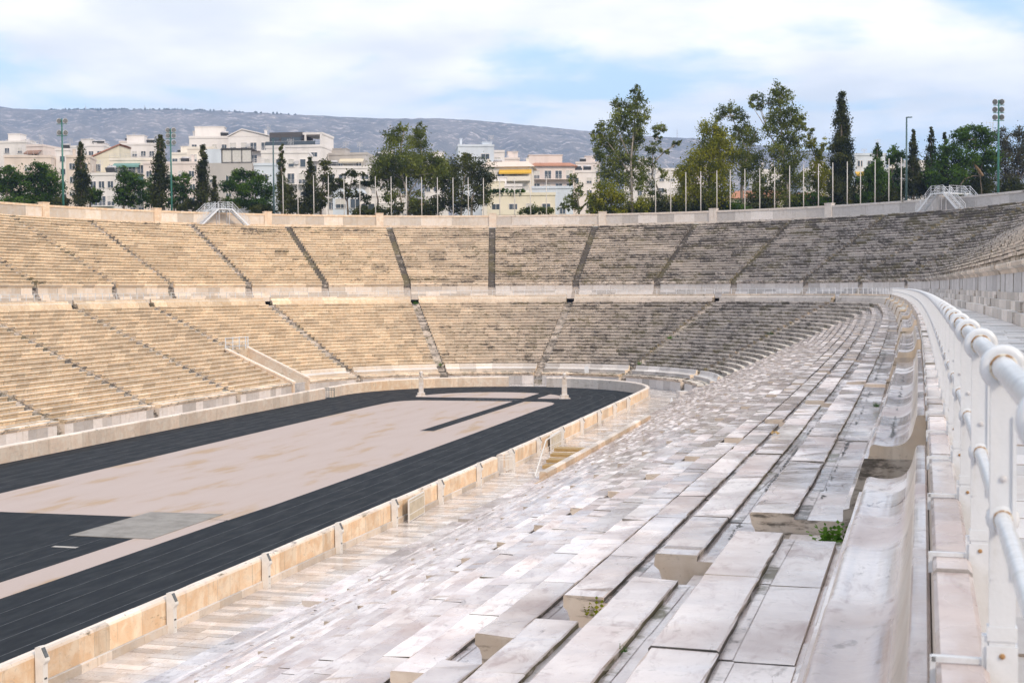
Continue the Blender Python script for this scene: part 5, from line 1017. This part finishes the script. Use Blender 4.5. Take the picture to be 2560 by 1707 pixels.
for k in range(2600):
    s = rg.uniform(44, 62); Rr = rg.uniform(67.4, 72); p = Vector(pos(s, Rr, 22.3+.25*(Rr-67.4)+rg.random()*.15)); u = Vector((rg.gauss(0, 1), rg.gauss(0, 1), 0)).normalized()*.05; h = Vector((rg.gauss(0, .06), rg.gauss(0, .06), rg.uniform(.2, .45))); mb.quad([p-u, p+u, p+h], (rg.random(), 0, 0))
for k in range(18):
    a, b = 44+k, 45+k; mb.quad([pos(a, 67.2, 22.2), pos(b, 67.2, 22.2), pos(b, 72.5, 23.6), pos(a, 72.5, 23.6)], (.4, 0, 0))
tag(mb.build('grass', M['grass']), kind='stuff')

# ------------------------------------------------------------------ mountain, masts, haze
from mathutils import noise as nz_
ridge = [(-700, 235), (-250, 255), (0, 272), (130, 276), (330, 275), (440, 276), (560, 279), (640, 283), (740, 288), (850, 293), (930, 297), (1000, 298), (1100, 297), (1200, 303), (1360, 318), (1480, 330), (1640, 343), (1740, 347), (1840, 357), (2000, 376), (2140, 385), (2300, 405), (2600, 425), (3300, 440)]
def hill(name, rg_, Zr, Zf, zf, x0, x1, nx, nyy, mt, amp, pw=1.15):
    V = []; mbk = MB()
    for j in range(nyy+3):
        for i in range(nx+1):
            px = x0+(x1-x0)*i/nx; zr = wpt(px, ease(px, rg_), Zr).z
            t = j/nyy
            if t <= 1: Z = Zf+(Zr-Zf)*t; z = zf+(zr-zf)*(t**pw)
            else: Z = Zr*(1+.03*(j-nyy)); z = zr-(j-nyy)*55
            p = wpt(px, 500, Z); q = Vector((p.x*.0022, p.y*.0022, 1.7)); g = nz_.fractal(q, .9, 2.1, 6); gl = abs(nz_.noise(Vector((px*.011, Z*.0006, 3))))+.5*abs(nz_.noise(Vector((px*.03, Z*.0011, 9))))
            k = math.sin(min(1, t)*math.pi)**.7; mbk.v.append((p.x, p.y, z+amp*k*(g*.6-gl*.9)+(nz_.noise(Vector((px*.05, 2, 1)))*4 if t >= 1 else 0)))
    n = nx+1
    for j in range(nyy+2):
        for i in range(nx): mbk.face((j*n+i, j*n+i+1, (j+1)*n+i+1, (j+1)*n+i), (.5, 0, 0))
    return tag(mbk.build(name, mt, None, True), kind='structure')
def hillmat():
    m, t, b = mat('scrub_mountain'); co = coords(t); n1 = t.noise(co, .0045, 7., .65); n2 = t.noise(co, .035, 6., .75, (1, 1, 1.3)); n3 = t.noise(co, .09, 3., .6)
    c = t.mix(t.ramp(n1, .4, .62), (.105, .105, .09), (.20, .18, .155)); c = t.mix(t.math('MULTIPLY', t.ramp(n2, .52, .64), .85), c, (.60, .53, .49)); c = t.mix(t.math('MULTIPLY', t.ramp(n3, .5, .7), .6), c, (.07, .075, .05))
    t.l.new(c, b.inputs['Base Color']); b.inputs['Roughness'].default_value = .95; bump(t, b, n2, .6, 8.); return m
M['mount'] = hillmat()
hill('mountain', ridge, 4200, 1700, 34, -700, 3300, 240, 46, M['mount'], 70)
hill('far_hill', [(-900, 215), (-300, 240), (0, 267), (40, 273), (75, 282), (140, 300), (400, 330)], 4700, 4300, 100, -900, 400, 60, 10, M['mount'], 30)
for px, y0, lab in ((214, 262, 'leftmost thin radio mast on the mountain ridge'), (362, 263, 'middle thin radio mast on the ridge above the second floodlight mast'), (423, 268, 'short radio mast on the ridge right of the middle one'), (1693, 324, 'lone radio mast on the low ridge between the tall trees')):
    P = wpt(px, ease(px, ridge)+2, 4195); t_ = wpt(px, y0, 4195); h = t_.z-P.z; r = thing('radio_mast', P, lab, 'radio mast', 'radio masts on the mountain'); mb = MB(); mb.tube([(0, 0, -6), (0, 0, h)], [1.5, .7], 4); mb.bar((-3, 0, h*.55), (3, 0, h*.55), 1.2); mb.build('mast', M['steel'], r, False, True)
mb = MB(); rg = random.Random(12)
for k in range(150):
    px = rg.uniform(120, 520) if rg.random() < .8 else rg.uniform(520, 760); P = wpt(px, ease(px, ridge)+1.5, 4190); h = rg.uniform(4, 9); mb.lathe(P-Vector((0, 0, 4)), (0, 0, 1), [(0, 1), (4, 3.5+rg.random()*2), (4+h*.6, 3), (4+h, .5)], 5, (rg.random(), 0, 0))
tag(mb.build('far_wood', M['leaf_dark']), kind='stuff')
mb = MB(); mb.box((0, 60, 300), (11200, 11200, 640))
hz = mb.build('haze', M['asph']); tag(hz, kind='stuff'); hm_ = bpy.data.materials.new('haze_air'); hm_.use_nodes = True; t = NT(hm_.node_tree); t.n.clear(); vo = t.add('ShaderNodeVolumePrincipled'); ou = t.add('ShaderNodeOutputMaterial'); t.l.new(vo.outputs[0], ou.inputs['Volume'])
vo.inputs['Density'].default_value = .00017; vo.inputs['Color'].default_value = (.46, .62, 1., 1); vo.inputs['Anisotropy'].default_value = 0.; hz.data.materials.clear(); hz.data.materials.append(hm_)

# ------------------------------------------------------------------ small plants and leaves on the near seats
def tuft(name, p, h, n, m, lab, cat='plant', seed=1):
    rg = random.Random(seed); r = thing(name, p, lab, cat, 'weeds in the stone joints'); mb = MB(); p = Vector(p)
    for k in range(n):
        a = rg.random()*6.283; el = rg.uniform(.2, 1.4); d = Vector((math.cos(a)*math.cos(el), math.sin(a)*math.cos(el), math.sin(el))); L = h*rg.uniform(.5, 1.1); sd = d.cross(Vector((0, 0, 1))).normalized(); P0 = p+Vector((rg.gauss(0, h*.25), rg.gauss(0, h*.25), 0))
        for q in range(4): f = q/4; w = h*.09*(1-f*.5); A = P0+d*L*f; B = P0+d*L*(f+.25)+Vector((0, 0, -h*.1*f)); mb.quad([A, (A+B)/2+sd*w*1.6, B, (A+B)/2-sd*w*1.6], (rg.random(), 0, 0))
    mb.build('leaves', m, r); return r
P, t, n = frame(197.75, 40.86, 9.62); tuft('fern_tuft', P, .19, 46, M['grass'], 'green fern tuft in the stair gap under the end of the bench', seed=3)
P, t, n = frame(198.3, 39.2, 9.43); tuft('weed', pos(200.4, 39.84, 9.41), .05, 14, M['grass'], 'tiny green weed at the edge of a seat slab', seed=4)
tuft('weed', pos(197.9, 39.05, 9.0), .16, 9, M['leaf_yel'], 'thin yellowish weed beside the mottled slab end', seed=5)
for s, R, z, lab, sd in ((187.5, 40.9, 9.78, 'green weed in the joint at the bench foot, right stand', 6), (44, 33, 6.2, 'green growth on the bend stairway', 7), (21.6, 31.5, 5.3, 'green growth halfway up the mossy curve stairway', 8), (21.6, 25.5, 2.4, 'green growth low on the mossy curve stairway', 9), (-21.7, 24.6, 2.1, 'bright green plant at the foot of the stairs behind the left herm', 10), (-21.7, 40.2, 9.6, 'green moss cushion at the head of the stairs behind the left herm', 11), (-64.9, 24.4, 2.0, 'green shrub on the lowest seats left of the tunnel', 12)):
    tuft('weed', pos(s, R, z), .5 if s < 100 else .09, 40, M['grass'], lab, seed=sd)
mb = MB(); c = Vector(pos(188.3, 39.55, 9.44)); rg = random.Random(9)
for k in range(7): u = Vector((rg.gauss(0, 1), rg.gauss(0, 1), rg.gauss(0, .5))).normalized()*.035; v = Vector((rg.gauss(0, 1), rg.gauss(0, 1), rg.gauss(0, .7))).normalized()*.03; q = c+Vector((rg.gauss(0, .03), rg.gauss(0, .03), .02)); mb.quad([q-u, q-v, q+u, q+v])
tag(mb.build('dry_leaf', M['wood']), 'curled dry brown leaf on a wet seat slab', 'leaf')
print('all done', len(bpy.data.objects))
